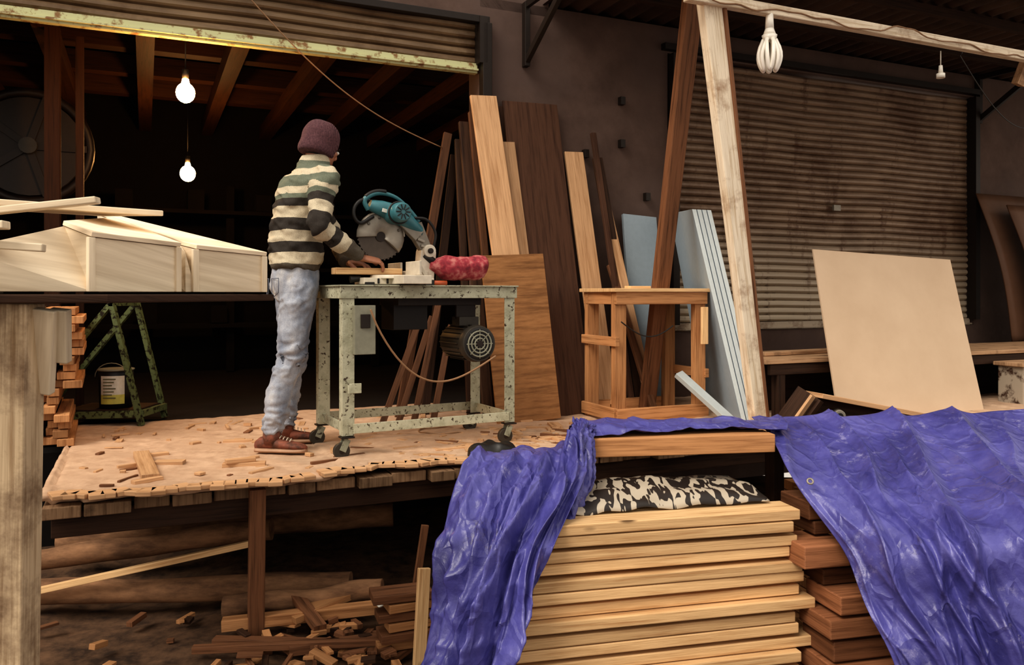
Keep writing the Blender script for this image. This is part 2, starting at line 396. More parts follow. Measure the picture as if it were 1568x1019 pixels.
# ------------------------------------------------------------------ leaning panels
def lean(name,bx,by,tx,ty,tz,wd,th,mat,tint=1,dir=E,bev=.003,bz=0):
    q=MB();q.plank((bx,by,bz),(tx,ty,tz),wd,th,dir,0,tint);return q.build(name,[mat],bevel=bev)
lean('walnut_panel',.36,5.60,.13,5.97,2.235,.44,.02,M_walnut)
lean('walnut_panel',.30,5.70,.02,5.94,2.20,.30,.02,M_walnut,.8)
lean('oak_board',.115,5.45,-.205,5.78,2.24,.20,.025,M_oak,1.1)
lean('oak_board',.21,5.52,-.03,5.82,1.92,.10,.022,M_oak,.7)
lean('oak_board',.68,5.74,.455,6.06,1.89,.155,.025,M_oak,.95)
lean('plywood_sheet',.115,5.34,-.0,5.46,1.10,.46,.018,M_honey)
lean('pine_batten',1.0,5.80,.69,6.12,1.56,.07,.03,M_oak,1.0)
lean('dark_batten',.93,5.86,.64,6.14,1.86,.08,.03,M_dark)
lean('dark_batten',.86,5.80,.61,6.15,2.05,.04,.03,M_walnut)
lean('dark_batten',-.16,5.5,-.35,5.85,2.07,.07,.03,M_dark,1.3)
lean('dark_batten',-.08,5.52,-.29,5.85,2.14,.05,.03,M_brown,.6)
lean('dark_batten',-.28,5.55,-.39,5.88,1.95,.05,.03,M_dark,1.1)
lean('dark_batten',-.76,5.5,-.46,5.85,1.99,.06,.03,M_brown,.5)
lean('dark_batten',-.60,5.6,-.42,5.95,1.85,.06,.02,M_dark,.9)
lean('dark_batten',1.0,5.72,.72,6.0,1.05,.05,.03,M_brown,.7)
for i,(x,tx,tz) in enumerate(((-.82,-.6,.75),(-.72,-.55,.68),(-.62,-.5,.8),(-.5,-.42,.62))):
    lean('scrap_batten',x,5.1,tx,5.6,tz,.04,.025,M_brown,.6)
# blue foam boards
q=MB()
for i in range(4):
    o=E*(i*.042)
    bl=V((1.46,6.15,.0));bf=V((1.50,5.32,.0));tl=V((1.225,6.33,1.46));tf=V((1.235,5.6,1.42))
    th=E*.036
    pts=[bl,bf,tf,tl];k=len(q.v)
    for p in pts:q.v.append(p+o)
    for p in pts:q.v.append(p+o+th)
    for ix in ((0,1,2,3),(7,6,5,4),(0,4,5,1),(1,5,6,2),(2,6,7,3),(3,7,4,0)):
        q.face([k+a for a in ix],[(0,0)]*4,0 if ix in((0,1,2,3),(7,6,5,4)) else 1,random.uniform(.9,1.05))
q.build('blue_foam_board_stack',[M_blue,M_bluee],bevel=.003)
lean('blue_foam_board',1.03,5.98,.98,6.30,1.44,.30,.03,M_blue,.9)
lean('blue_foam_board',1.43,5.25,1.12,5.5,.30,.07,.035,M_bluee,.7)
# ------------------------------------------------------------------ small wooden table
q=MB();A=V((.667,5.24,0));L,W,H=.72,.43,.875
def S(a,b,z): return A+E*a+N*b+Z*z
q.box(S(L/2,W/2,H-.012),(L+.04,W+.04,.024),ANG,1,1.0)
for (b) in (.03,W-.03): q.plank(S(0,b-.02,H-.065),S(L,b-.02,H-.065),.08,.03,Z,0)
for (a) in (.02,L-.02): q.plank(S(a,0,H-.065),S(a,W,H-.065),.08,.03,Z,0)
for a in (.045,L-.045):
    for b in (.04,W-.04): q.plank(S(a,b,0),S(a,b,H-.03),.085,.05,E,0)
q.plank(S(0,0,.05),S(L,0,.05),.09,.035,Z,0);q.plank(S(0,W,.06),S(L,W,.06),.08,.03,Z,0)
q.plank(S(0,0,.06),S(0,W,.06),.08,.03,Z,0);q.plank(S(0,-.02,.53),S(0,W,.53),.06,.03,Z,0)
q.plank(S(L,-.0,.30),S(L,W,.30),.06,.03,Z,0);q.plank(S(L-.05,-.035,.5),S(L-.05,-.035,.75),.05,.02,E,1,1.2)
q.plank(S(0.03,.1,.1),S(.25,W-.02,.45),.05,.02,Z,0,.8)
q.plank(S(.15,.1,H+.008),S(.33,.13,H+.008),.06,.016,N,1,1.15)
pts=[S(.02+.4*i/12,-.03,.66-.1*math.sin(math.pi*i/12*.9)) for i in range(13)];q.tube(pts,.005,6,2)
q.build('wooden_work_table',[M_pine2,M_pine,M_black],bevel=.004)
# ------------------------------------------------------------------ right bench, tan board etc
q=MB()
q.box(B(3.9,-.85,.385),(5.2,.7,.03),ANG,0,1.0)
for u in (1.45,2.9,4.4,6.2):
    for v in (-1.15,-.55): q.plank(B(u,v,0),B(u,v,.37),.07,.06,E,1)
q.plank(B(1.35,-1.17,.33),B(6.4,-1.17,.33),.07,.03,Z,1)
q.plank(B(1.5,-.9,.415),B(2.6,-.8,.415),.12,.025,N,0,1.1)
q.build('low_workbench',[M_old,M_dark],bevel=.004)
q=MB();q.box(B(3.9,-.75,.17),(4.9,.3,.33),ANG,0,.5);q.build('bench_shade_block',[M_dark],bevel=.004)  # dark block added to stand in for the shade under the bench
q=MB()
bl,br_,tr,tl=V((2.164,5.40,0)),V((3.41,5.90,0)),V((3.355,6.25,1.10)),V((2.12,5.75,1.153))
th=V((-.004,.012,0))
for p in (bl,br_,tr,tl): q.v.append(p)
for p in (bl,br_,tr,tl): q.v.append(p+th)
for ix in ((0,1,2,3),(7,6,5,4),(0,4,5,1),(1,5,6,2),(2,6,7,3),(3,7,4,0)): q.face(list(ix),[(0,0)]*4,0,1)
q.build('tan_hardboard_sheet',[M_tan])
q=MB();M_peel=patchy('peeling_white_paint',srgb(70,46,34),srgb(176,162,144),9,.42,.52,.6)
q.box(B(4.35,-1.33,.145),(1.6,.2,.29),ANG,0,1);q.box(B(4.35,-1.33,.305),(1.66,.24,.03),ANG,1,1);q.build('peeling_painted_chest',[M_peel,M_old],bevel=.006)
q=MB()
q.plank((1.83,5.0,.225),(2.62,5.25,.06),.03,.22,Z,0,1.1);q.plank((1.83,5.0,.14),(2.62,5.25,-.01),.14,.02,Z,1,1.0)
q.plank((1.83,5.0,.225),(1.70,5.02,.03),.035,.2,E,1,1)
q.plank((1.81,4.91,.225),(1.68,4.93,.03),.035,.02,E,0,1)
q.cyl((1.98,4.93,.10),(2.00,5.03,.10),.035,.035,mat=2);q.cyl((1.978,4.92,.10),(1.98,4.93,.10),.02,.02,mat=3)
q.build('open_plywood_trough',[M_oak,M_dark,M_alu,M_black],bevel=.003)
q=MB()
def cs(a,b):
    z=.38+1.42*b
    return B(4.80+.85*a+.16*(1-b)**2+.02,-.12-.16*math.sin(math.pi*(b))*.6-.25*(1-b)+.02*a,z)
grid(q,cs,8,20);q.build('curved_brown_sheet',[M_brsheet],solid=.012)
q=MB()
def cs2(a,b):
    z=.38+1.3*b
    return B(5.0+.85*a+.2*(1-b)**2,-.30-.1*math.sin(math.pi*b)-.2*(1-b),z)
grid(q,cs2,8,20);q.build('curved_brown_sheet',[M_brsheet],solid=.012)
# ------------------------------------------------------------------ tarps
def cr(p,t):
    n=len(p)-1;x=t*n;i=min(int(x),n-1);f=x-i
    g=lambda k:p[k] if 0<=k<=n else (p[0]*2-p[1] if k<0 else p[n]*2-p[n-1])
    a,b,c,d=g(i-1),g(i),g(i+1),g(i+2)
    return .5*((2*b)+(c-a)*f+(2*a-5*b+4*c-d)*f*f+(3*b-a-3*c+d)*f*f*f)
def tarp(name,ctrl,nu,nv,disp,parent=None):
    ctrl=[[V(p) for p in r] for r in ctrl]
    P=lambda u,v: cr([cr(r,u) for r in ctrl],v)
    def fn(u,v):
        e=.01;p=P(u,v);du=P(min(u+e,1),v)-P(max(u-e,0),v);dv=P(u,min(v+e,1))-P(u,max(v-e,0))
        n=du.cross(dv);n.normalize()
        if n.y>0:n=-n
        return p+n*disp(u,v,p)
    q=MB();grid(q,fn,nu,nv);return q.build(name,[M_tarp],solid=.003,parent=parent)
def rid(a,b,c=0,k=3.2): return 1-min(1,abs(noise.noise(V((a,b,c))))*k)
def sm(x): return max(0,min(1,x))
def creases(u,v,lines):
    s=0
    for (u0,k,w,am,v0,v1) in lines:
        x=u-(u0+k*v+.03*noise.noise(V((v*4,u0*20,0))))
        env=sm((v-v0)*7)*sm((v1-v)*5)
        s+=am*env*(math.exp(-abs(x)/w)-.35*math.exp(-abs(x-2*w)/(2*w)))
    return s
tw=empty('blue_tarp',V((1.8,3.2,GZ)))
R=[[(1.11,3.78,.266),(1.61,3.9,.257),(2.125,4.05,.25),(2.81,4.2,.25),(3.4,4.4,.25)],
[(1.10,3.46,.225),(1.522,3.55,.158),(1.974,3.65,.139),(2.60,3.8,.12),(3.2,3.95,.12)],
[(1.103,3.2,.098),(1.401,3.15,.059),(1.782,3.2,.072),(2.313,3.3,.061),(2.9,3.4,.06)],
[(1.214,3.0,-.096),(1.383,2.85,-.042),(1.632,2.78,.022),(2.079,2.80,.04),(2.6,2.95,.03)],
[(1.245,2.88,-.254),(1.399,2.79,-.216),(1.63,2.71,-.17),(1.98,2.70,-.16),(2.45,2.78,-.15)],
[(1.31,2.79,-.436),(1.46,2.70,-.411),(1.66,2.64,-.37),(1.97,2.60,-.36),(2.4,2.65,-.36)],
[(1.34,2.76,-.68),(1.49,2.66,-.68),(1.69,2.58,-.68),(1.99,2.54,-.68),(2.4,2.55,-.68)]]
random.seed(21)
LN=[(.02,.02,.012,.022,-.1,1.2),(.10,.16,.016,.045,0,.9),(.19,.22,.020,.060,-.1,1.2),(.27,.30,.013,.035,.05,.7),(.36,.14,.024,.07,-.1,1.1),(.44,.30,.014,.035,.1,.9),(.52,.22,.024,.06,-.1,1.2),(.60,.10,.014,.03,0,.6),(.68,.26,.022,.055,.0,1.2),(.78,.2,.018,.04,-.1,1.2),(.88,.1,.02,.04,0,1.2),
    (.12,.5,.012,.030,.35,1.2),(.30,.5,.014,.035,.4,1.2),(.48,-.25,.014,.03,.35,1.0),(.62,-.3,.013,.03,.4,1.1)]
def d1(u,v,p):
    wv=u*4.2-v*1.8+.5*noise.noise(V((u*2.5,v*2.5,9)))
    e=sm((v)*6)
    amp=.008+.05*sm(v*1.5)
    d=amp*(rid(wv*1.3,v*.6,2,2.0)-.5)+creases(u,v,LN)+e*.012*(rid(u*6-v*3+.3*noise.noise(V((u*4,v*5,1))),v*2.0,4)-.3)+.006*e*(rid(u*14-v*5,v*5,6)-.3)+.003*noise.noise(V((u*24,v*22,0)))
    return d*(.4+.6*sm(u*8))
tarp('main_sheet',R,260,240,d1,tw)
Lc=[[(-.14,3.62,.13),(.016,3.58,.165),(.174,3.5,.19),(.284,3.55,.25)],
[(-.18,3.36,.16),(0.0,3.27,.175),(.16,3.19,.20),(.29,3.30,.262)],
[(-.241,3.2,.021),(-.058,3.0,.072),(.109,2.95,.108),(.27,3.1,.146)],
[(-.258,3.1,-.177),(-.1,2.85,-.095),(.013,2.8,-.056),(.142,2.82,-.042)],
[(-.283,3.05,-.38),(-.143,2.8,-.28),(-.031,2.72,-.238),(.048,2.76,-.232)],
[(-.31,3.0,-.576),(-.174,2.75,-.458),(-.084,2.67,-.434),(-.009,2.70,-.437)],
[(-.32,3.0,-.68),(-.18,2.72,-.68),(-.09,2.64,-.68),(.0,2.66,-.68)]]
LB=[(.06,.05,.03,.05,.05,1.2),(.20,.08,.035,.08,.15,1.2),(.36,-.06,.03,.07,.1,1.2),(.50,.06,.035,.09,.2,1.2),(.64,-.1,.03,.07,.1,.9),(.76,.08,.03,.08,.2,1.2),(.9,-.05,.03,.05,.05,1.2),(.3,.4,.02,.035,.3,1.0),(.8,-.5,.02,.035,.2,.9)]
def d2(u,v,p):
    wv=u*4.6+.7*v+.6*noise.noise(V((u*2,v*3,3)))
    e=.25+.75*sm(v*3.5-.2)
    return e*(.06*(rid(wv*1.3,v*.8,7,2.2)-.5)+.024*(rid(u*6+1.2*v+.4*noise.noise(V((u*3,v*6,8))),v*3,4)-.3))+.95*creases(u,v,LB)+.010*e*(rid(u*7,v*12,2)-.3)+.004*noise.noise(V((u*14,v*20,0)))
tarp('hanging_bunch',Lc,170,240,d2,tw)
St=[[(.26,3.85,.215),(.6,3.9,.232),(.9,3.9,.232),(1.25,3.95,.235)],
[(.27,3.6,.272),(.6,3.65,.272),(.9,3.65,.27),(1.22,3.78,.262)],
[(.27,3.40,.274),(.6,3.44,.270),(.88,3.50,.268),(1.20,3.56,.255)],
[(.26,3.31,.252),(.6,3.375,.262),(.88,3.43,.262),(1.15,3.45,.246)]]
tarp('top_strip',St,120,40,lambda u,v,p:.028*rid(u*4,v*2,3)*(1-.5*v)+.006*noise.noise(V((u*20,v*8,0)))+.006,tw)
G=[[(.275,3.50,.29),(.30,3.38,.30),(.33,3.40,.28)],[(.22,3.32,.25),(.265,3.22,.27),(.315,3.28,.24)],[(.20,3.22,.12),(.25,3.10,.13),(.305,3.18,.12)],[(.15,3.10,-.02),(.19,2.96,-.03),(.235,3.05,-.04)]]
tarp('gathered_corner',G,50,70,lambda u,v,p:.03*(rid(u*5,v*1.5,3,2.4)-.4)+.01*rid(u*9,v*12,1),tw)
q=MB()
for c,nn in ((V((1.145,3.145,.108)),V((-.1,-.8,.6))),(V((-.075,2.60,-.42)),V((0,-1,.1)))):
    nn.normalize();a=nn.cross(Z);a.normalize();b_=nn.cross(a)
    q.tube([c+nn*.02+a*.011*math.cos(t*.628)+b_*.011*math.sin(t*.628) for t in range(10)],.004,6,0,closed=True)
q.build('grommets',[M_alu],parent=tw)
# ------------------------------------------------------------------ lumber stack
sd=V((.973,.232,0));sn=V((-.232,.973,0));s0=V((0,2.85,0))
q=MB();z=.02;lefts=[.15,.13,.10,.09,.065,.05,.04,.035,.03,.0,-.01,0,0,0,0,0]
k=0
while z>GZ+.03:
    th=.043
    jr=random.uniform(-.016,.016)
    for r in range(4):
        lo=lefts[min(k,15)]+random.uniform(-.01,.01)*(1 if r==0 else 3)
        hi=1.12+random.uniform(-.07,.05)+(.04 if k>6 else 0)
        p0=s0+sd*lo+sn*(.075+r*.15+jr)+Z*(z-th/2)
        p1=s0+sd*hi+sn*(.075+r*.15+jr+random.uniform(-.014,.014))+Z*(z-th/2)
        q.plank(p0,p1,.14,th-.004,sn,0,random.uniform(.82,1.12))
    z-=th
    if k%2==1: z-=.013
    if k in (1,5,9): 
        for a in (.25,.95): q.plank(s0+sd*a+sn*.05+Z*(z+.006),s0+sd*a+sn*.6+Z*(z+.006),.05,.010,sd,1)
    k+=1
q.build('lumber_stack',[M_pine,M_dark],bevel=.004)
m,nt,b=newmat('printed_wrap')
n_=noisen(nt,coords(nt,'World',(34,11,16)),1.0,1.0,.4);n_.inputs['Distortion'].default_value=.7
r=ramp(nt,n_.outputs['Fac'],[(.485,srgb(36,28,24)),(.50,srgb(176,164,146))]);nt.links.new(r.outputs[0],b.inputs['Base Color']);b.inputs['Roughness'].default_value=.5
q=MB()
def wf(a,b):
    x=.14+a*.92;y=.10+b*.42
    h=.028+.055*math.sin(math.pi*b)**.6*(.55+.45*math.sin(math.pi*min(1,a*1.1)))+.02*noise.noise(V((a*8,b*4,0)))
    return s0+sd*x+sn*y+Z*(h)
grid(q,wf,60,24);q.build('printed_plastic_wrap',[m],solid=.003)
q=MB();q.plank((.285,3.36,.212),(1.09,3.46,.216),.12,.075,sn,0,1.0)
q.plank((.29,3.62,.222),(1.10,3.74,.222),.12,.05,sn,1,1.0)
q.plank((.22,3.55,.15),(.28,3.34,.15),.09,.05,E,1);q.plank((.25,3.42,.02),(.25,3.42,.13),.09,.09,E,1);q.plank((1.17,3.64,GZ),(1.17,3.64,.2),.06,.06,E,1)
q.build('shelf_plank',[M_pine2,M_dark],bevel=.004)
q=MB();s1=V((1.4,3.17,0))
for k in range(13):
    z=GZ+.03+k*.05
    for r in range(5):
        if k>10 and r==0: continue
        p0=s1+sn*(.05+r*.15+(.02 if k>9 else 0))+Z*z+sd*random.uniform(.02,.08)
        q.plank(p0,p0+sd*1.7,.14,.046,sn,0)
q.build('lumber_stack',[M_pine2],bevel=.003)
q=MB()
def blk(x0,x1,y,z0,z1,dp=.25,t=None):
    q.plank((x0,y,(z0+z1)/2),(x1,y+(x1-x0)*.24,(z0+z1)/2),z1-z0,dp,Z,0,t)
blk(1.12,1.28,3.24,-.035,.035,.2,.5);blk(1.06,1.25,3.12,-.185,-.10,.2,1.2);blk(1.14,1.3,3.24,-.09,-.04,.2,.4)
blk(1.16,1.34,3.2,-.27,-.21,.2,.4);blk(1.18,1.36,3.1,-.345,-.275,.22,1.15);blk(1.14,1.36,3.08,-.43,-.36,.2,.9);blk(1.16,1.42,3.1,-.52,-.445,.2,.6);blk(1.15,1.42,3.08,-.60,-.53);blk(1.14,1.42,3.1,-.69,-.61)
q.build('timber_block_pile',[M_red],bevel=.005)
# ------------------------------------------------------------------ left bench with cream boxes
def poly(mb,pts,faces,mat=0,tint=1):
    k=len(mb.v)
    for p in pts: mb.v.append(V(p))
    for f in faces:
        mb.face([k+i for i in f],[(pts[i][0],pts[i][2]*1.0+pts[i][1]*.2) for i in f],mat,tint)
lb=MB()
poly(lb,[(-.85,2.92,.815),(-1.06,2.14,.815),(-1.9,1.6,.815),(-2.3,3.0,.815),(-.85,2.92,.838),(-1.06,2.14,.838),(-1.9,1.6,.838),(-2.3,3.0,.838)],
 [(0,1,2,3),(7,6,5,4),(0,4,5,1),(1,5,6,2),(2,6,7,3),(3,7,4,0)],1)
lb.plank((-1.285,2.1,GZ),(-1.262,2.1,.815),.075,.09,(1,0,0),0,1.0);lb.plank((-1.365,2.08,GZ),(-1.36,2.08,.815),.055,.09,(1,0,0),0,.7)
lb.plank((-2.2,2.9,GZ),(-2.2,2.9,.815),.08,.08,(1,0,0),0)
lb.plank((-1.235,2.14,.58),(-1.20,2.10,.80),.06,.03,(1,0,0),2,.72);lb.plank((-1.19,2.15,.66),(-1.175,2.12,.80),.05,.03,(1,0,0),2,.6)
lb.plank((-1.3,2.2,.74),(-2.2,2.8,.74),.1,.04,Z,0)
lb.build('outdoor_bench',[M_postL,M_dark,M_cream],bevel=.004)
def prism(name,K,R_,G,Lf,Bk,zb):
    q=MB();f=lambda p:(p[0],p[1],zb)
    pts=[K,R_,Bk,G,Lf,f(K),f(R_),f(Bk),f(Lf)]
    poly(q,pts,[(5,6,1,0),(6,7,2,1),(8,5,0,3,4),(7,8,4,3,2),(8,7,6,5)],0,.88)
    n=(V(R_)-V(K)).cross(V(G)-V(K));n.normalize()
    if n.z<0:n=-n
    t=n*.014
    a=[V(K),V(R_),V(Bk),V(G)]
    c=sum(a,V((0,0,0)))/4
    a=[c+(p-c)*1.03+n*.002 for p in a]
    poly(q,[tuple(p) for p in a]+[tuple(p+t) for p in a],[(3,2,1,0),(4,5,6,7),(0,1,5,4),(1,2,6,5),(2,3,7,6),(3,0,4,7)],0,1.08)
    q.plank(V(f(K))+V((0,-.004,0)),V(K)+V((0,-.004,0)),.022,.012,V(R_)-V(K),0,.93)
    q.plank(V(f(R_))+V((0,-.004,0)),V(R_)+V((0,-.004,0)),.022,.012,V(R_)-V(K),0,.93)
    return q.build(name,[M_cream],bevel=.002)
prism('cream_wooden_box',(-1.133,2.2,.992),(-1.022,2.5,.982),(-1.235,2.25,1.026),(-1.34,1.98,.95),(-1.45,2.95,1.10),.845)
prism('cream_wooden_box',(-1.015,2.62,.982),(-.862,2.84,.970),(-1.10,2.70,1.0),(-1.04,2.60,.972),(-1.55,3.05,1.135),.845)
q=MB();q.plank((-1.5,2.1,1.035),(-1.105,2.18,1.09),.05,.018,N,0,.9)
q.plank((-1.48,2.0,.975),(-1.18,2.06,.955),.03,.02,N,0,.8);q.plank((-1.55,2.2,1.09),(-1.28,2.75,1.11),.3,.018,E,0,1.1);q.plank((-1.6,1.95,1.0),(-1.25,2.02,1.01),.05,.02,N,0,.9)
q.plank((-1.6,1.98,.87),(-1.3,2.0,.87),.2,.06,N,0,.8);q.plank((-1.6,1.98,.93),(-1.35,2.0,.93),.18,.05,N,0,.8)
q.build('cream_board_pile',[M_cream],bevel=.003)
# ------------------------------------------------------------------ offcut stack
q=MB()
for k in range(17):
    z=.02+k*.045
    for r in range(3):
        x=-2.64+r*.09+random.uniform(-.04,.04);y=4.55+random.uniform(-.1,.06)
        if 3<k<7 : x-=.09
        if k>12: x+=.03
        q.plank((x,y,z),(x-.35,y+.7,z),random.uniform(.05,.10),.04,E,0,random.uniform(.6,1.35))
q.build('offcut_stack',[M_pine2],bevel=.003)
q=MB()
for y in (5.2,5.55):
    q.plank((-2.55,y,.78),(-2.36,y,0),.04,.03,(0,1,0),0);q.plank((-2.55,y,.78),(-3.2,y,.0),.035,.03,(0,1,0),0)
    q.plank((-2.92,y,.06),(-2.36,y,.075),.045,.03,Z,0)
q.plank((-2.55,5.18,.78),(-2.55,5.57,.78),.04,.03,Z,0);q.plank((-2.36,5.2,.075),(-2.36,5.55,.075),.04,.03,Z,0);q.plank((-2.85,5.37,.092),(-2.38,5.37,.092),.34,.015,N,1)
q.build('green_metal_stand',[M_green,M_dark])
q=MB();c=V((-2.58,5.32,.102))
q.cyl(c,c+Z*.245,.098,.106,28,0);q.tube([c+Z*.245+V((.106*math.cos(i*.2244),.106*math.sin(i*.2244),0)) for i in range(28)],.006,8,1,closed=True)
q.cyl(c+Z*.245,c+Z*.25,.1,.1,28,1)
a0=-2.05;o=len(q.v)
for i in range(11):
    a=a0+i*.14
    for zz in (.03,.09,.21): q.v.append(c+V((.1085*math.cos(a),.1085*math.sin(a),zz)))
for i in range(10):
    for j in range(2): q.face([o+i*3+j,o+i*3+3+j,o+i*3+4+j,o+i*3+1+j],[(0,0)]*4,2 if j else 3,1)
for i in range(7): q.plank(c+V((-.03,-.111,.19-.02*i)),c+V((.05-.012*(i%3),-.109,.19-.02*i)),.007,.002,Z,4)
q.tube([c+V((.108*math.cos(t),-.06,.2+.09*math.sin(t))) for t in [i*math.pi/12 for i in range(13)]],.003,6,1)
M_yel=plain('yellow_label',srgb(206,200,100),.5);M_lab=plain('white_label',srgb(232,228,214),.5);M_txt=plain('label_print',srgb(110,110,80),.5)
q.build('paint_bucket',[M_black,M_grey,M_lab,M_yel,M_txt])
q=MB();c=V((-3.55,6.0,1.92))
q.tube([c+E*.40*math.cos(t*.1745)+Z*.40*math.sin(t*.1745) for t in range(36)],.035,8,0,closed=True)
q.cyl(c-N*.02,c+N*.02,.36,.36,32,0);q.cyl(c-N*.08,c+N*.08,.06,.06,16,1)
for k in range(5):
    t=k*1.2566;q.plank(c-N*.03,c-N*.03+(E*math.cos(t)+Z*math.sin(t))*.38,.05,.02,N.cross(E*math.cos(t)+Z*math.sin(t)),0)
q.plank(B(-4.0,1.1,0),B(-4.0,1.1,1.9),.3,.2,E,0);q.build('bandsaw_wheel',[M_steel,M_motor])
q=MB();q.plank(B(-3.0,.75,0),B(-3.0,.75,2.6),.09,.09,E,0);q.plank(B(-2.85,.9,0),B(-2.85,.9,2.6),.05,.05,E,0);q.build('interior_timber_column',[M_joist])
q=MB()
for z in (.5,1.1,1.7): q.box(B(-1.6,3.9,z),(3.4,.4,.04),ANG,0)
for u in (-3.2,-1.6,0): q.plank(B(u,3.9,0),B(u,3.9,2.0),.08,.06,E,0)
for k in range(14): q.box(B(-3.1+k*.23,3.9,.5+.6*(k%3)+.12),(.16,.25,.18+.05*(k%2)),ANG,0,.8)
q.build('storage_shelf',[M_int])
# ------------------------------------------------------------------ saw bench
TA=math.radians(28.6);ef=V((math.cos(TA),math.sin(TA),0));pf=V((-ef.y,ef.x,0));T0=V((-.86,4.13,0))
def T(a,b,z): return T0+ef*a+pf*b+Z*z
TL,TW,TH=1.0,.50,.885
q=MB()
for a in (.035,TL-.035):
    for b_ in (.03,TW-.03):
        q.plank(T(a,b_-.025,.115),T(a,b_-.025,TH-.005),.062,.006,ef,0);q.plank(T(a-(.03 if a<.5 else -.03),b_,.115),T(a-(.03 if a<.5 else -.03),b_,TH-.005),.056,.006,pf,0)
for b_ in (0,TW): q.plank(T(-.01,b_,TH-.035),T(TL+.01,b_,TH-.035),.07,.008,Z,0)
for a in (0,TL): q.plank(T(a,0,TH-.035),T(a,TW,TH-.035),.07,.008,Z,0)
q.box(T(TL/2,TW/2,TH-.004),(TL+.03,TW+.03,.008),TA,0,.8)
for b_ in (0.0,TW): q.plank(T(.06,b_,.15),T(TL-.04,b_,.15),.05,.008,Z,0)
for a in (.03,TL-.03): q.plank(T(a,0,.15),T(a,TW,.15),.05,.008,Z,0)
q.plank(T(.02,-.035,.36),T(.09,-.035,.36),.05,.008,Z,0)
for a in (.03,TL-.03):
    for b_ in (.02,TW-.02):
        c=T(a-.03,b_-.01,.042);q.cyl(c-pf*.014,c+pf*.014,.042,.042,20,4);q.cyl(c-pf*.017,c+pf*.017,.014,.014,12,1)
        for s_ in (-1,1): q.plank(c+pf*.02*s_,T(a,b_,.10)+pf*.02*s_,.035,.004,ef,0,.6)
        q.box(T(a,b_,.108),(.07,.06,.008),TA,1)
q.box(T(.11,-.012,.655),(.11,.05,.25),TA,3,1.0);q.box(T(.11,-.04,.70),(.05,.012,.07),TA,1)
mc=T(.76,.10,.565)
q.cyl(mc-pf*.09,mc+pf*.20,.092,.092,32,4)
for k in range(20):
    t=k*6.283/20;d=ef*math.cos(t)+Z*math.sin(t);q.plank(mc-pf*.05+d*.095,mc+pf*.19+d*.095,.014,.005,d,4)
q.cyl(mc-pf*.13,mc-pf*.085,.097,.104,32,4);q.cyl(mc-pf*.133,mc-pf*.13,.08,.09,32,2)
for r_ in (.03,.05,.07): q.tube([mc-pf*.136+(ef*math.cos(t*.2618)+Z*math.sin(t*.2618))*r_ for t in range(24)],.005,6,3,closed=True)
for k in range(8):
    t=k*.7854;d=ef*math.cos(t)+Z*math.sin(t);q.plank(mc-pf*.136,mc-pf*.136+d*.08,.006,.004,pf.cross(d),3)
q.cyl(mc-pf*.14,mc-pf*.134,.02,.02,16,1);q.box(mc+Z*.12+pf*.05,(.12,.1,.05),TA,4);q.plank(mc+Z*.13+pf*.05,mc+V((0,0,.31))+pf*.05,.12,.02,ef,1)
q.box(T(.6,.28,.80),(.5,.3,.05),TA,1);q.box(T(.45,.3,.72),(.2,.2,.16),TA,1,.5)
pts=[]
P0=T(.13,-.04,.76);P1=T(.83,-.07,.50)
for i in range(26):
    t=i/25;pts.append(P0.lerp(P1,t)-Z*(.26*math.sin(math.pi*t**.8)**1.0)-pf*.02)
q.tube(pts,.006,6,5)
q.build('steel_saw_bench',[M_paintmetal,M_steel,M_black,M_grey,M_motor,M_cable],bevel=.002)
# ------------------------------------------------------------------ mitre saw
S0=V((-.64,4.45,TH));
def Q(a,b,z): return S0+ef*a+pf*b+Z*z
ms=empty('mitre_saw',S0)
q=MB()
q.box(Q(0,0,.022),(.40,.16,.035),TA,0);q.cyl(Q(0,0,.035),Q(0,0,.055),.135,.13,36,0);q.box(Q(.03,-.16,.028),(.16,.2,.045),TA,0);q.box(Q(.03,.16,.028),(.16,.2,.045),TA,0)
for a in (-.17,.17):
    for b_ in (-.07,.07): q.box(Q(a,b_,.008),(.05,.05,.016),TA,1)
q.plank(Q(.055,-.24,.09),Q(.055,-.04,.09),.075,.014,Z,0);q.plank(Q(.055,.04,.09),Q(.055,.24,.09),.075,.014,Z,0)
for b_ in (-.2,-.08): q.plank(Q(.10,b_,.05),Q(.06,b_,.11),.02,.012,ef,0)
q.cyl(Q(-.19,0,.035),Q(-.25,0,.03),.014,.02,12,1)
q.plank(Q(.17,0,.03),Q(.185,0,.19),.09,.08,ef,0);q.cyl(Q(.185,-.06,.19),Q(.185,.06,.19),.035,.035,20,0);q.cyl(Q(.185,-.075,.19),Q(.185,.075,.19),.015,.015,12,2)
q.box(Q(.12,0,.06),(.12,.09,.04),TA,0)
for k in range(6): q.box(Q(-.12+.05*k,-.082,.022),(.012,.006,.028),TA,1)
q.build('base_casting',[M_alu2,M_black,M_steel],parent=ms,bevel=.004)
q=MB()
q.plank(Q(.19,0,.18),Q(.11,0,.33),.06,.05,ef,0,w1=.09);q.plank(Q(.13,-.02,.27),Q(.02,-.02,.37),.07,.05,Z,0)
for k in range(5): q.plank(Q(.20-.020*k,-.035,.17+.035*k),Q(.16-.020*k,-.035,.185+.035*k),.014,.014,Z,0,1.2)
bc=Q(-.08,0,.265)
secs=[]
for i in range(15):
    t=math.radians(-40+i*16);d=ef*math.cos(t)+Z*math.sin(t)
    secs.append((bc+d*.078,d*.058,pf*.030))
q.loft(secs,12,0)
q.tube([bc+(ef*math.cos(math.radians(a_))+Z*math.sin(math.radians(a_)))*.128-pf*.02 for a_ in range(0,160,10)],.006,6,0,tint=1.2)
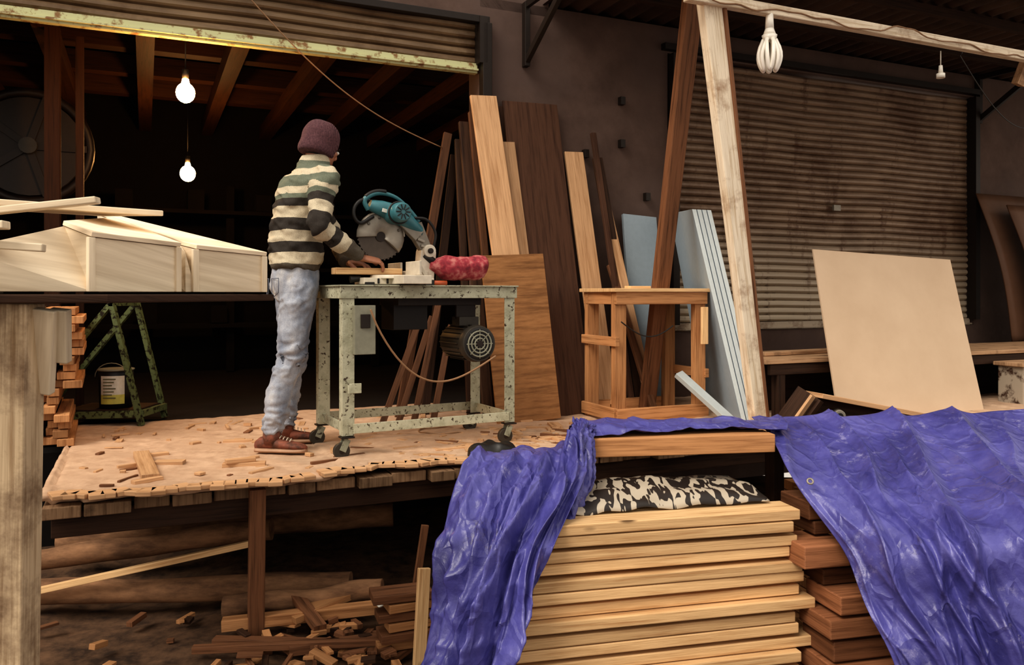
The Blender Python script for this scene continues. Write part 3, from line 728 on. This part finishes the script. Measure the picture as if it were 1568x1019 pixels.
for a_ in (20,60,100,140): q.cyl(bc+(ef*math.cos(math.radians(a_))+Z*math.sin(math.radians(a_)))*.1-pf*.035,bc+(ef*math.cos(math.radians(a_))+Z*math.sin(math.radians(a_)))*.1-pf*.02,.008,n=10,mat=0,tint=.4)
q.build('head_casting',[M_alu],parent=ms,bevel=.003)
q=MB()
q.cyl(bc-pf*.0015,bc+pf*.0015,.125,.125,64,0);q.cyl(bc-pf*.008,bc+pf*.008,.03,.03,20,1)
for k in range(36):
    t=k*6.283/36;d=ef*math.cos(t)+Z*math.sin(t);q.plank(bc+d*.122,bc+d*.131,.009,.003,pf.cross(d),0)
q.build('blade',[M_blade,M_steel,M_alu2],parent=ms)
q=MB()
mcc=Q(-.02,0,.385)
q.cyl(mcc-pf*.17,mcc+pf*.03,.052,.058,28,0);q.cyl(mcc-pf*.185,mcc-pf*.17,.044,.052,28,0)
for k in range(10):
    t=k*.6283;d=ef*math.cos(t)+Z*math.sin(t);q.plank(mcc-pf*.187+d*.012,mcc-pf*.187+d*.04,.006,.004,pf.cross(d),1)
q.tube([mcc-pf*.12+(ef*math.cos(t*.2618)+Z*math.sin(t*.2618))*.057 for t in range(24)],.006,6,1,closed=True)
q.loft([(Q(-.15,-.02,.43),ef*.01+Z*.028,pf*.03),(Q(-.08,-.03,.41),Z*.045,pf*.045),(Q(0,-.03,.385),Z*.055,pf*.05),(Q(.08,-.02,.345),Z*.05,pf*.045),(Q(.15,-.01,.30),Z*.028,pf*.035)],16,0)
hp=[Q(-.16,-.03,.40),Q(-.18,-.03,.45),Q(-.14,-.03,.485),Q(-.08,-.03,.495),Q(-.0,-.03,.475),Q(.07,-.03,.42),Q(.13,-.03,.35)]
P=[]
for i in range(25): P.append(cr(hp,i/24))
q.tube(P,[.012+.003*math.sin(i*.13*2) for i in range(25)],10,0);q.tube([p+Z*.010-pf*.004 for p in P[5:14]],.011,8,1)
hp=[Q(-.13,-.03,.37),Q(-.20,-.03,.33),Q(-.235,-.03,.36),Q(-.235,-.03,.41),Q(-.20,-.03,.45),Q(-.15,-.03,.455)]
q.tube([cr(hp,i/20) for i in range(21)],.010,10,1)
q.tube([cr([Q(.10,-.04,.37),Q(.17,-.05,.36),Q(.22,-.05,.29),Q(.21,-.04,.2)],i/14) for i in range(15)],.008,8,1)
q.plank(Q(-.1,-.082,.40),Q(.03,-.082,.37),.02,.003,Z,2);q.build('motor_and_handle',[M_teal,M_black,M_white],parent=ms,bevel=.003)
m,nt,b=newmat('red_plaid_cloth')
mp=coords(nt,'World',(1,1,1));wv=nt.nodes.new('ShaderNodeTexNoise');wv.inputs['Scale'].default_value=26;wv.inputs['Detail'].default_value=5;nt.links.new(mp.outputs[0],wv.inputs['Vector'])
r=ramp(nt,wv.outputs['Fac'],[(.35,srgb(118,36,48)),(.5,srgb(158,56,66)),(.64,srgb(190,118,112))]);nt.links.new(r.outputs[0],b.inputs['Base Color']);b.inputs['Roughness'].default_value=.9
q=MB();secs=[]
for i in range(33):
    t=i/32;rr=cr([V((x,0,0)) for x in (.022,.05,.074,.080,.082,.078,.080,.082,.07)],t).x
    c=Q(.19+.33*t,-.04,.115-.005*t-.015*math.sin(3.1*t));wob=1+.06*noise.noise(V((t*9,0,0)))
    secs.append((c,(Z*.88+ef*.1)*rr*wob,pf*rr))
q.loft(secs,32,0)
for vi in range(len(q.v)):
    p=q.v[vi];q.v[vi]=p+V((0,.3,1))*(.012*noise.noise(p*14)+.005*noise.noise(p*40))
q.cyl(Q(.16,-.03,.17),Q(.22,-.04,.125),.02,.022,12,1)
q.build('dust_bag',[m,M_black],parent=ms)
q=MB();q.plank(Q(-.33,.03,.075),Q(.04,.03,.075),.09,.035,pf,0);q.build('workpiece_board',[M_pine],bevel=.003)
q=MB();q.cyl(T(.52,.06,TH+.012),T(.60,.05,TH+.012),.014,.014,12,0);q.box(T(.50,.06,TH+.015),(.05,.03,.028),TA,1);q.build('hand_tool',[plain('orange_plastic',srgb(180,84,44)),M_black])
# ------------------------------------------------------------------ worker
wk=empty('worker',V((-1.25,4.42,0)))
fd=V((.85,.53,0));fd.normalize();lt=V((-fd.y,fd.x,0))
def remesh(mb,vox,sm=4):
    me=bpy.data.meshes.new('t');me.from_pydata([tuple(v) for v in mb.v],[],mb.f);ob=bpy.data.objects.new('t',me);C.collection.objects.link(ob)
    r=ob.modifiers.new('r','REMESH');r.mode='VOXEL';r.voxel_size=vox;r.use_smooth_shade=True
    s=ob.modifiers.new('s','SMOOTH');s.iterations=sm;s.factor=.5
    dg=C.evaluated_depsgraph_get();me2=bpy.data.meshes.new_from_object(ob.evaluated_get(dg))
    bpy.data.objects.remove(ob);return me2
def child(me,name,mat,parent):
    org=parent.location
    for v in me.vertices: v.co=v.co-org
    me.materials.clear();me.materials.append(mat)
    for p in me.polygons:p.use_smooth=True;p.material_index=0
    a=me.attributes.new('tint','FLOAT','POINT')
    for i in range(len(me.vertices)): a.data[i].value=1.0
    ob=bpy.data.objects.new(name,me);C.collection.objects.link(ob);ob.parent=parent;return ob
def capsule(mb,pts,rs,n=16):
    pts=[V(p) for p in pts];P=[];Rr=[];K=8*(len(pts)-1)
    vr=[V((r,0,0)) for r in rs]
    for i in range(K+1): P.append(cr(pts,i/K));Rr.append(max(.003,cr(vr,i/K).x))
    d0=(P[0]-P[1]).normalized();d1=(P[-1]-P[-2]).normalized()
    P=[P[0]+d0*Rr[0]*.8,P[0]+d0*Rr[0]*.5]+P+[P[-1]+d1*Rr[-1]*.5,P[-1]+d1*Rr[-1]*.8]
    Rr=[Rr[0]*.4,Rr[0]*.82]+Rr+[Rr[-1]*.82,Rr[-1]*.4]
    mb.tube(P,Rr,n)
def tor(mb,secs):
    K=4*(len(secs)-1);cs_=[V(s[0]) for s in secs];ab=[V((s[1],s[2],0)) for s in secs];o=[]
    for i in range(K+1):
        c=cr(cs_,i/K);q_=cr(ab,i/K);o.append((c,lt*q_.x,fd*q_.y))
    mb.loft(o,28)
RS=V((-.975,4.27,1.44));RE=V((-.985,4.17,1.185));RW=V((-.82,4.325,1.047))
LS=V((-1.165,4.54,1.45));LE=V((-1.03,4.68,1.19));LW=V((-.92,4.53,1.02))
sw=MB()
tor(sw,[((-1.165,4.39,.965),.152,.125),((-1.165,4.39,1.0),.168,.138),((-1.165,4.395,1.10),.172,.138),((-1.155,4.40,1.22),.176,.135),((-1.14,4.40,1.34),.184,.132),((-1.115,4.40,1.43),.182,.126),((-1.095,4.41,1.485),.150,.108),((-1.08,4.415,1.525),.095,.085),((-1.065,4.42,1.585),.072,.074)])
capsule(sw,[V((-1.06,4.36,1.445)),RS,RS.lerp(RE,.5)+V((-.005,0,0)),RE,RE.lerp(RW,.5),RW],[.078,.077,.066,.058,.053,.040])
capsule(sw,[V((-1.11,4.46,1.455)),LS,LS.lerp(LE,.5),LE,LE.lerp(LW,.5),LW],[.075,.07,.06,.054,.048,.038])
me=remesh(sw,.009,5)
def seg(p,a,b):
    ab=b-a;t=max(0,min(1,(p-a).dot(ab)/ab.length_squared));return (p-(a+ab*t)).length,t*ab.length
vals=[]
for v in me.vertices:
    p=v.co.copy()
    best=p.z
    for (s_,e_,w_) in ((RS,RE,RW),(LS,LE,LW)):
        d1_,t1=seg(p,s_,e_);d2_,t2=seg(p,e_,w_)
        if d2_<.074 and d2_<d1_: best=1.45-(e_-s_).length-t2
        elif d1_<.076: best=1.45-t1*1.0
    if p.z>1.44: best=p.z
    best+=.006*noise.noise(p*7)
    vals.append(best)
    n=v.normal
    f_=.014*noise.noise(V((p.x*9,p.y*9,p.z*16)))+.009*noise.noise(V((p.x*20,p.y*20,p.z*34)))+.008*(rid(p.x*8,p.z*14+p.x*8,p.y*8)-.5)
    v.co=p+n*f_
at=me.attributes.new('stripe','FLOAT','POINT')
for i,x in enumerate(vals): at.data[i].value=x
m,nt,b=newmat('striped_sweater')
a=nt.nodes.new('ShaderNodeAttribute');a.attribute_name='stripe'
mr=nt.nodes.new('ShaderNodeMapRange');mr.inputs[1].default_value=.9;mr.inputs[2].default_value=1.6;nt.links.new(a.outputs['Fac'],mr.inputs[0])
cr_=srgb(200,187,162);dk=srgb(64,59,55);gr_=srgb(112,117,102);rb=srgb(96,88,78)
zz=[(.9,rb),(.995,cr_),(1.055,dk),(1.11,cr_),(1.17,dk),(1.235,cr_),(1.295,dk),(1.335,gr_),(1.36,cr_),(1.40,gr_),(1.465,cr_),(1.505,gr_),(1.55,cr_)]
r=ramp(nt,mr.outputs[0],[((z_-.9)/.7,c_) for z_,c_ in zz],'CONSTANT')
nn=noisen(nt,coords(nt,'World',(1,1,1)),220,2);rr=ramp(nt,nn.outputs['Fac'],[(.3,(.8,.8,.8,1)),(.7,(1.1,1.1,1.1,1))])
nt.links.new(mix(nt,1.0,r.outputs[0],rr.outputs[0],'MULTIPLY'),b.inputs['Base Color']);b.inputs['Roughness'].default_value=.95;b.inputs['Specular IOR Level'].default_value=.1
wv=nt.nodes.new('ShaderNodeTexWave');wv.inputs['Scale'].default_value=60;nt.links.new(coords(nt,'World',(1,1,.3)).outputs[0],wv.inputs['Vector'])
bump(nt,b,wv.outputs['Fac'],.25,.003)
child(me,'sweater',m,wk)
RH=V((-1.13,4.325,.88));LH=V((-1.205,4.465,.88));RK=V((-1.168,4.305,.50));LK=V((-1.20,4.50,.50));RA=V((-1.262,4.285,.10));LA=V((-1.265,4.545,.10))
jn=MB()
tor(jn,[((-1.165,4.39,.80),.12,.10),((-1.17,4.395,.86),.152,.125),((-1.168,4.392,.93),.155,.125),((-1.165,4.39,.99),.148,.118)])
for h,k,a_ in ((RH,RK,RA),(LH,LK,LA)):
    capsule(jn,[h,h.lerp(k,.4)+V((.0,0,0)),k,k.lerp(a_,.4)+V((-.014,0,0)),a_.lerp(k,.1)],[.096,.089,.070,.067,.058])
me=remesh(jn,.008,3)
for v in me.vertices:
    p=v.co.copy();n=v.normal
    kn=math.exp(-((p.z-.50)/.10)**2)+1.3*math.exp(-((p.z-.16)/.10)**2)+.5*math.exp(-((p.z-.80)/.08)**2)
    sl_=p.z+.35*(p.x+1.2)*math.sin(p.y*20)
    f_=.010*noise.noise(V((p.x*8,p.y*8,p.z*12)))+kn*(.018*noise.noise(V((p.x*12,p.y*12,sl_*34)))+.012*(rid(p.x*9,sl_*22,p.y*9)-.4))+.004*noise.noise(p*35)+.007*(rid(p.x*14,p.z*9,p.y*14)-.4)
    v.co=p+n*f_
m,nt,b=newmat('washed_jeans')
n1=noisen(nt,coords(nt,'World',(1,1,.5)),9,6);n2=noisen(nt,coords(nt,'World',(1,1,1)),160,3)
r=ramp(nt,n1.outputs['Fac'],[(.3,srgb(122,130,146)),(.55,srgb(170,172,180)),(.75,srgb(212,208,202))]);r2=ramp(nt,n2.outputs['Fac'],[(.3,(.8,.82,.86,1)),(.7,(1.1,1.1,1.08,1))])
nt.links.new(mix(nt,1.0,r.outputs[0],r2.outputs[0],'MULTIPLY'),b.inputs['Base Color']);b.inputs['Roughness'].default_value=.9;bump(nt,b,n1.outputs['Fac'],.3,.01)
child(me,'jeans',m,wk)
M_jd=plain('jeans_seam',srgb(104,108,120),.9)
q=MB()
for s_ in (-1,1):
    c=V((-1.17,4.392,.875))-fd*.131+lt*.07*s_
    q.tube([c+lt*x_+Z*z_+fd*.25*abs(x_+.07*s_)**1.0*(.5 if abs(x_+.07*s_)>.09 else .12) for x_,z_ in ((-.04,.045),(.04,.045),(.038,-.03),(0,-.05),(-.038,-.03),(-.04,.045))],.0022,6,0)
q.build('jeans_pockets',[M_jd],parent=wk)
M_shoe=patchy('worn_red_shoe',srgb(140,84,66),srgb(84,58,48),20,.4,.6,.7);M_sole=plain('shoe_sole',srgb(180,142,114),.7);M_lace=plain('laces',srgb(205,190,170),.8)
for nm,an,dr in (('shoe_right',RA,V((.93,-.10,0))),('shoe_left',LA,V((.95,.25,0)))):
    dr.normalize();sd_=V((-dr.y,dr.x,0));g0=V((an.x,an.y,0.004))
    q=MB();prof=[(-.085,.024,.055,.045),(-.06,.036,.075,.05),(-.02,.040,.085,.05),(.03,.040,.075,.042),(.08,.044,.06,.034),(.13,.046,.05,.028),(.17,.036,.042,.022),(.19,.015,.03,.012)]
    secs=[];ss=[]
    for (x_,wd_,top,_) in prof:
        h=(top-.012)/2
        secs.append((g0+dr*x_+Z*(.012+h+.008),sd_*wd_,Z*h));
    q.loft(secs,18,0)
    q.cyl(g0+Z*.05,g0+V((0.005,0,.125)),.048,.046,18,0)
    ss=[(g0+dr*x_+Z*.016,sd_*(wd_+.004),Z*.014) for (x_,wd_,t_,_) in prof];q.loft(ss,18,1)
    for k in range(5):
        x_=.035+k*.018;q.tube([g0+dr*x_-sd_*.022+Z*(.088-.30*(x_-.03)),g0+dr*x_+Z*(.098-.30*(x_-.03)),g0+dr*x_+sd_*.022+Z*(.088-.30*(x_-.03))],.003,6,2)
    q.build(nm,[M_shoe,M_sole,M_lace],parent=wk)
# head
M_skin=plain('skin',srgb(164,112,86),.6,var=.1);M_hair=plain('dark_hair',srgb(30,22,18),.8)
hc=V((-1.035,4.435,1.642));hf=V((.60,.73,-.38)).normalized();hl=V((-hf.y,hf.x,0)).normalized();hu=hf.cross(hl);hu=-hu if hu.z<0 else hu
hd=MB()
hd.ell(hc+hu*.02-hf*.005,hl*.075,hf*.095,hu*.098,24,14)
hd.ell(hc+hf*.035-hu*.045,hl*.058,hf*.058,hu*.07,20,12)
hd.ell(hc+hf*.07-hu*.095,hl*.026,hf*.022,hu*.02,12,8)
hd.loft([(hc+hf*.088+hu*.02,hl*.008,hf*.01),(hc+hf*.105-hu*.018,hl*.014,hf*.014),(hc+hf*.10-hu*.032,hl*.017,hf*.012),(hc+hf*.085-hu*.04,hl*.01,hf*.008)],10)
hd.ell(hc+hf*.088-hu*.062,hl*.024,hf*.01,hu*.007,12,8);hd.ell(hc+hf*.085-hu*.072,hl*.02,hf*.011,hu*.007,12,8)
for s_ in (-1,1):
    hd.ell(hc+hl*.078*s_-hf*.005-hu*.015,hl*.012,hf*.018,hu*.032,12,8)
    hd.ell(hc+hl*.04*s_+hf*.065-hu*.02,hl*.022,hf*.02,hu*.018,12,8)
capsule(hd,[V((-1.085,4.415,1.50)),V((-1.07,4.42,1.55)),hc-hu*.03-hf*.02],[.058,.056,.055])
me=remesh(hd,.0055,3);child(me,'head',M_skin,wk)
q=MB()
for s_ in (-1,1):
    q.ell(hc+hl*.032*s_+hf*.088+hu*.0,hl*.013,hf*.01,hu*.009,14,8,mat=0);q.ell(hc+hl*.032*s_+hf*.0965+hu*.0,hl*.005,hf*.003,hu*.005,10,6,mat=1)
    q.tube([hc+hl*(.02+.008*i)*s_+hf*(.098-.004*i)+hu*(.02+.003*math.sin(i)) for i in range(4)],.004,6,1)
q.build('eyes',[M_white,M_hair],parent=wk)
q=MB()
q.ell(hc-hu*.01-hf*.022,hl*.078,hf*.086,hu*.075,22,10,mat=0,t0=0.12,t1=.7);q.build('hair',[M_hair],parent=wk)
M_bean,nt,b=newmat('knit_beanie')
wv=nt.nodes.new('ShaderNodeTexWave');wv.inputs['Scale'].default_value=45;wv.inputs['Distortion'].default_value=1.5;nt.links.new(coords(nt,'World',(1,1,.2)).outputs[0],wv.inputs['Vector'])
n1=noisen(nt,coords(nt,'World',(1,1,1)),120,3);r=ramp(nt,n1.outputs['Fac'],[(.3,srgb(72,44,50)),(.7,srgb(110,74,78))]);nt.links.new(r.outputs[0],b.inputs['Base Color']);b.inputs['Roughness'].default_value=1;bump(nt,b,wv.outputs['Fac'],.6,.006)
q=MB();secs=[];bu=(hu*.94-hf*.12).normalized();bf=hl.cross(bu);bf=bf if bf.dot(fd)>0 else -bf
base=hc+hu*.02-hf*.012
for (h,r_) in ((-.085,.86),(-.078,.93),(-.05,.98),(-.02,1.0),(.012,1.0),(.03,.99),(.05,.95),(.075,.86),(.092,.72),(.104,.52),(.112,.28),(.115,.03)):
    secs.append((base+bu*h-bf*(.006+(.012 if h<-.03 else 0)),hl*.094*r_,bf*.106*r_))
q.loft(secs,32)
for i in range(len(q.v)):
    p=q.v[i];q.v[i]=p+(p-base).normalized()*.006*noise.noise(p*24)
q.build('beanie',[M_bean],parent=wk,subd=1)
def hand(name,wr,d,n,side,curl):
    d=V(d).normalized();n=V(n);n=(n-d*n.dot(d)).normalized();s_=d.cross(n)*side
    q=MB()
    q.loft([(wr-d*.05,s_*.024,n*.019),(wr,s_*.027,n*.018),(wr+d*.03,s_*.037,n*.017),(wr+d*.065,s_*.041,n*.015),(wr+d*.09,s_*.040,n*.012),(wr+d*.097,s_*.034,n*.008)],16)
    for off,L,r_ in ((.030,.070,.0088),(.0105,.079,.009),(-.0095,.073,.0086),(-.029,.057,.0078)):
        p=wr+d*.082+s_*off;pts=[p];ang=.0
        dd=(d+s_*off*2.5).normalized()
        for sgl,ca in ((.45,curl[0]),(.32,curl[1]),(.23,curl[2])):
            ang+=math.radians(ca);p=p+(dd*math.cos(ang)-n*math.sin(ang))*L*sgl*1.0;pts.append(p)
        q.tube([pts[0],pts[0].lerp(pts[1],.6),pts[1],pts[1].lerp(pts[2],.5),pts[2],pts[3],pts[3]+(pts[3]-pts[2])*.15],[r_*1.1,r_,r_*1.05,r_*.92,r_*.95,r_*.75,r_*.35],10)
    p0=wr+d*.022+s_*.026;p1=p0+(d*.6+s_*.65-n*.3).normalized()*.042;p2=p1+(d*.85+s_*.15-n*.45).normalized()*.03;p3=p2+(d*.85-s_*.05-n*.5).normalized()*.022
    q.tube([p0,p1,p2,p3,p3+(p3-p2)*.2],[.015,.012,.0105,.009,.004],10)
    me=remesh(q,.0028,2);return child(me,name,M_skin,wk)
hand('hand_right',V((-.795,4.35,1.03)),(.88,.35,-.16),(.05,-.35,1),-1,(28,38,28))
hand('hand_left',LW+V((.012,-.004,-.01)),(.85,-.3,-.06),(0,.1,1),1,(14,24,18))
# ------------------------------------------------------------------ scraps
q=MB()
def sc(x,y,z,L,w_,t_,a,m_=0,tilt=0,tn=None):
    d=V((math.cos(a),math.sin(a),tilt));q.plank(V((x,y,z+t_/2)),V((x,y,z+t_/2))+d*L,w_,t_,(-math.sin(a),math.cos(a),0),m_,tn)
sc(-1.62,3.66,0,.62,.075,.03,math.radians(118),0)
sc(-1.40,3.95,0,.2,.05,.02,.2);sc(-1.38,3.93,.02,.14,.04,.02,.5);sc(.28,5.05,0,.16,.07,.02,1.7);sc(-.4,4.3,0,.3,.02,.02,.5);sc(-1.75,4.0,0,.14,.06,.02,.1,0)
for i in range(380):
    uu=random.uniform(-2.7,.6);vv=random.uniform(-1.5,.2)
    if random.random()<.6: uu=random.uniform(-1.3,.5);vv=random.uniform(-1.5,-.8)
    p=B(uu,vv,0);L=random.uniform(.015,.06) if random.random()<.65 else random.uniform(.06,.17)
    sc(p.x,p.y,.0,L,random.uniform(.012,.038),random.uniform(.006,.018),random.uniform(0,6.28),random.choice((0,0,0,0,0,1)),0,random.uniform(.9,1.15))
q.build('wood_scraps',[M_oak,M_brown],bevel=.002)
q=MB();c=V((.0-.42,4.92,.012));q.tube([c+V((.14*math.cos(i*.2),.12*math.sin(i*.2),.004*math.sin(i))) for i in range(60)],.006,6,0);q.build('wire_coil',[M_cable])
q=MB();c=V((-.10,4.19,.0))
q.ell(c+Z*.03,(.13,.03,0),(-.02,.08,0),(0,0,.05),36,20)
for i in range(len(q.v)):
    p=q.v[i];q.v[i]=p+V((0,0,1))*.02*noise.noise(p*16)+V((1,1,0))*.012*noise.noise(p*22)
    if q.v[i].z<.002:q.v[i].z=.002
q.build('black_bag',[M_black])
def log(name,p0,p1,r0,mat=M_brown):
    q=MB();p0=V(p0);p1=V(p1);pts=[];rs=[]
    for i in range(22):
        t=i/21;pts.append(p0.lerp(p1,t)+V((0,.03*noise.noise(V((t*3,p0.x,1))),.024*noise.noise(V((t*3,p0.y,0))))));rs.append(r0*(1+.16*noise.noise(V((t*7,p0.x,p0.z)))))
    q.tube(pts,rs,14);return q.build(name,[mat])
M_bark=patchy('log_bark',srgb(160,120,88),srgb(92,66,48),12,.35,.65,.9,sc=(.3,1,1))
log('log',(-2.6,3.98,-.63),(-.80,4.05,-.60),.06,M_bark);log('log',(-2.5,4.5,-.52),(-.7,4.8,-.44),.07,M_bark);log('log',(-2.4,4.1,-.50),(-1.25,4.25,-.38),.055,M_bark);log('log',(-1.35,3.82,-.63),(-.62,3.9,-.58),.05,M_bark)
log('log',(-2.3,4.3,-.36),(-.9,4.6,-.22),.045,M_bark)
q=MB();q.plank((-2.35,3.9,-.60),(-1.22,3.95,-.36),.03,.03,Z,0,1.1);q.build('leaning_batten',[M_pine],bevel=.003)
q=MB()
q.plank((-.37,3.22,GZ),(-.355,3.3,-.27),.05,.025,E,2,.9);q.plank((-.48,3.9,GZ),(-.42,3.95,-.28),.035,.02,E,1)
for k in range(6):
    z=GZ+.03+k*.042
    q.plank((-.56+random.uniform(-.05,.04),3.5,z),(-.36,3.58,z),random.uniform(.08,.16),.036,N,1 if k%2 else 0,.9)
q.build('offcut_pile',[M_pine2,M_brown,M_pine],bevel=.003)
q=MB()
for i in range(95):
    x=random.uniform(-1.25,-.35);y=random.uniform(3.35,3.8);L=random.uniform(.02,.12)
    if i%8==0: x=random.uniform(-2.3,-1.3)
    sc(x,y,GZ+random.uniform(-.02,.03),L,random.uniform(.015,.045),random.uniform(.008,.025),random.uniform(0,6.28),random.choice((0,0,1,1,2)),random.uniform(-.15,.3))
sc(-1.30,3.66,GZ+.03,.85,.06,.05,.22,0,.03,.9);sc(-1.3,3.56,GZ+.0,.55,.05,.04,-.05,1);sc(-.95,3.48,GZ,.5,.05,.04,.3,1);sc(-1.35,3.45,GZ+.02,.9,.035,.03,.1,1);sc(-1.0,3.70,GZ+.05,.35,.09,.03,.7,0,.15,.8);sc(-.85,3.62,GZ+.04,.3,.06,.03,2.2,1,.2,1)
for (x,y,a) in ((-.62,3.75,.5),): sc(x,y,GZ+.10,.07,.05,.008,a,3,.4)
q.build('debris_heap',[M_pine2,M_brown,M_dark,M_white],bevel=.002)
# ------------------------------------------------------------------ light + camera
wd=bpy.data.worlds.new('World');C.scene.world=wd;wd.use_nodes=True;nt=wd.node_tree;bg=nt.nodes['Background']
tc=nt.nodes.new('ShaderNodeTexCoord');sx=nt.nodes.new('ShaderNodeSeparateXYZ');nt.links.new(tc.outputs['Generated'],sx.inputs[0])
r=ramp(nt,sx.outputs[2],[(0,(.70,.62,.53,1)),(.08,(.92,.84,.74,1)),(.8,(1,.94,.86,1))]);nt.links.new(r.outputs[0],bg.inputs[0]);bg.inputs[1].default_value=.9
sl=bpy.data.lights.new('sun','SUN');sl.energy=2.3;sl.angle=math.radians(32);sl.color=(1,.92,.81);so=bpy.data.objects.new('sun',sl);C.collection.objects.link(so)
so.rotation_euler=V((.60,.62,-.95)).to_track_quat('-Z','Y').to_euler();so.location=(-3,-3,6)
cam=bpy.data.cameras.new('camera');co=bpy.data.objects.new('camera',cam);C.collection.objects.link(co)
co.location=(0,0,.84);co.rotation_euler=(math.radians(90),0,0);cam.sensor_width=36;cam.lens=28.7;cam.shift_y=-.038;cam.clip_start=.05
C.scene.camera=co
vs=C.scene.view_settings
vs.view_transform='Standard'
for lk in ('Medium High Contrast','Standard - Medium High Contrast'):
    try:
        vs.look=lk;break
    except Exception as e: print(e)
vs.exposure=.12
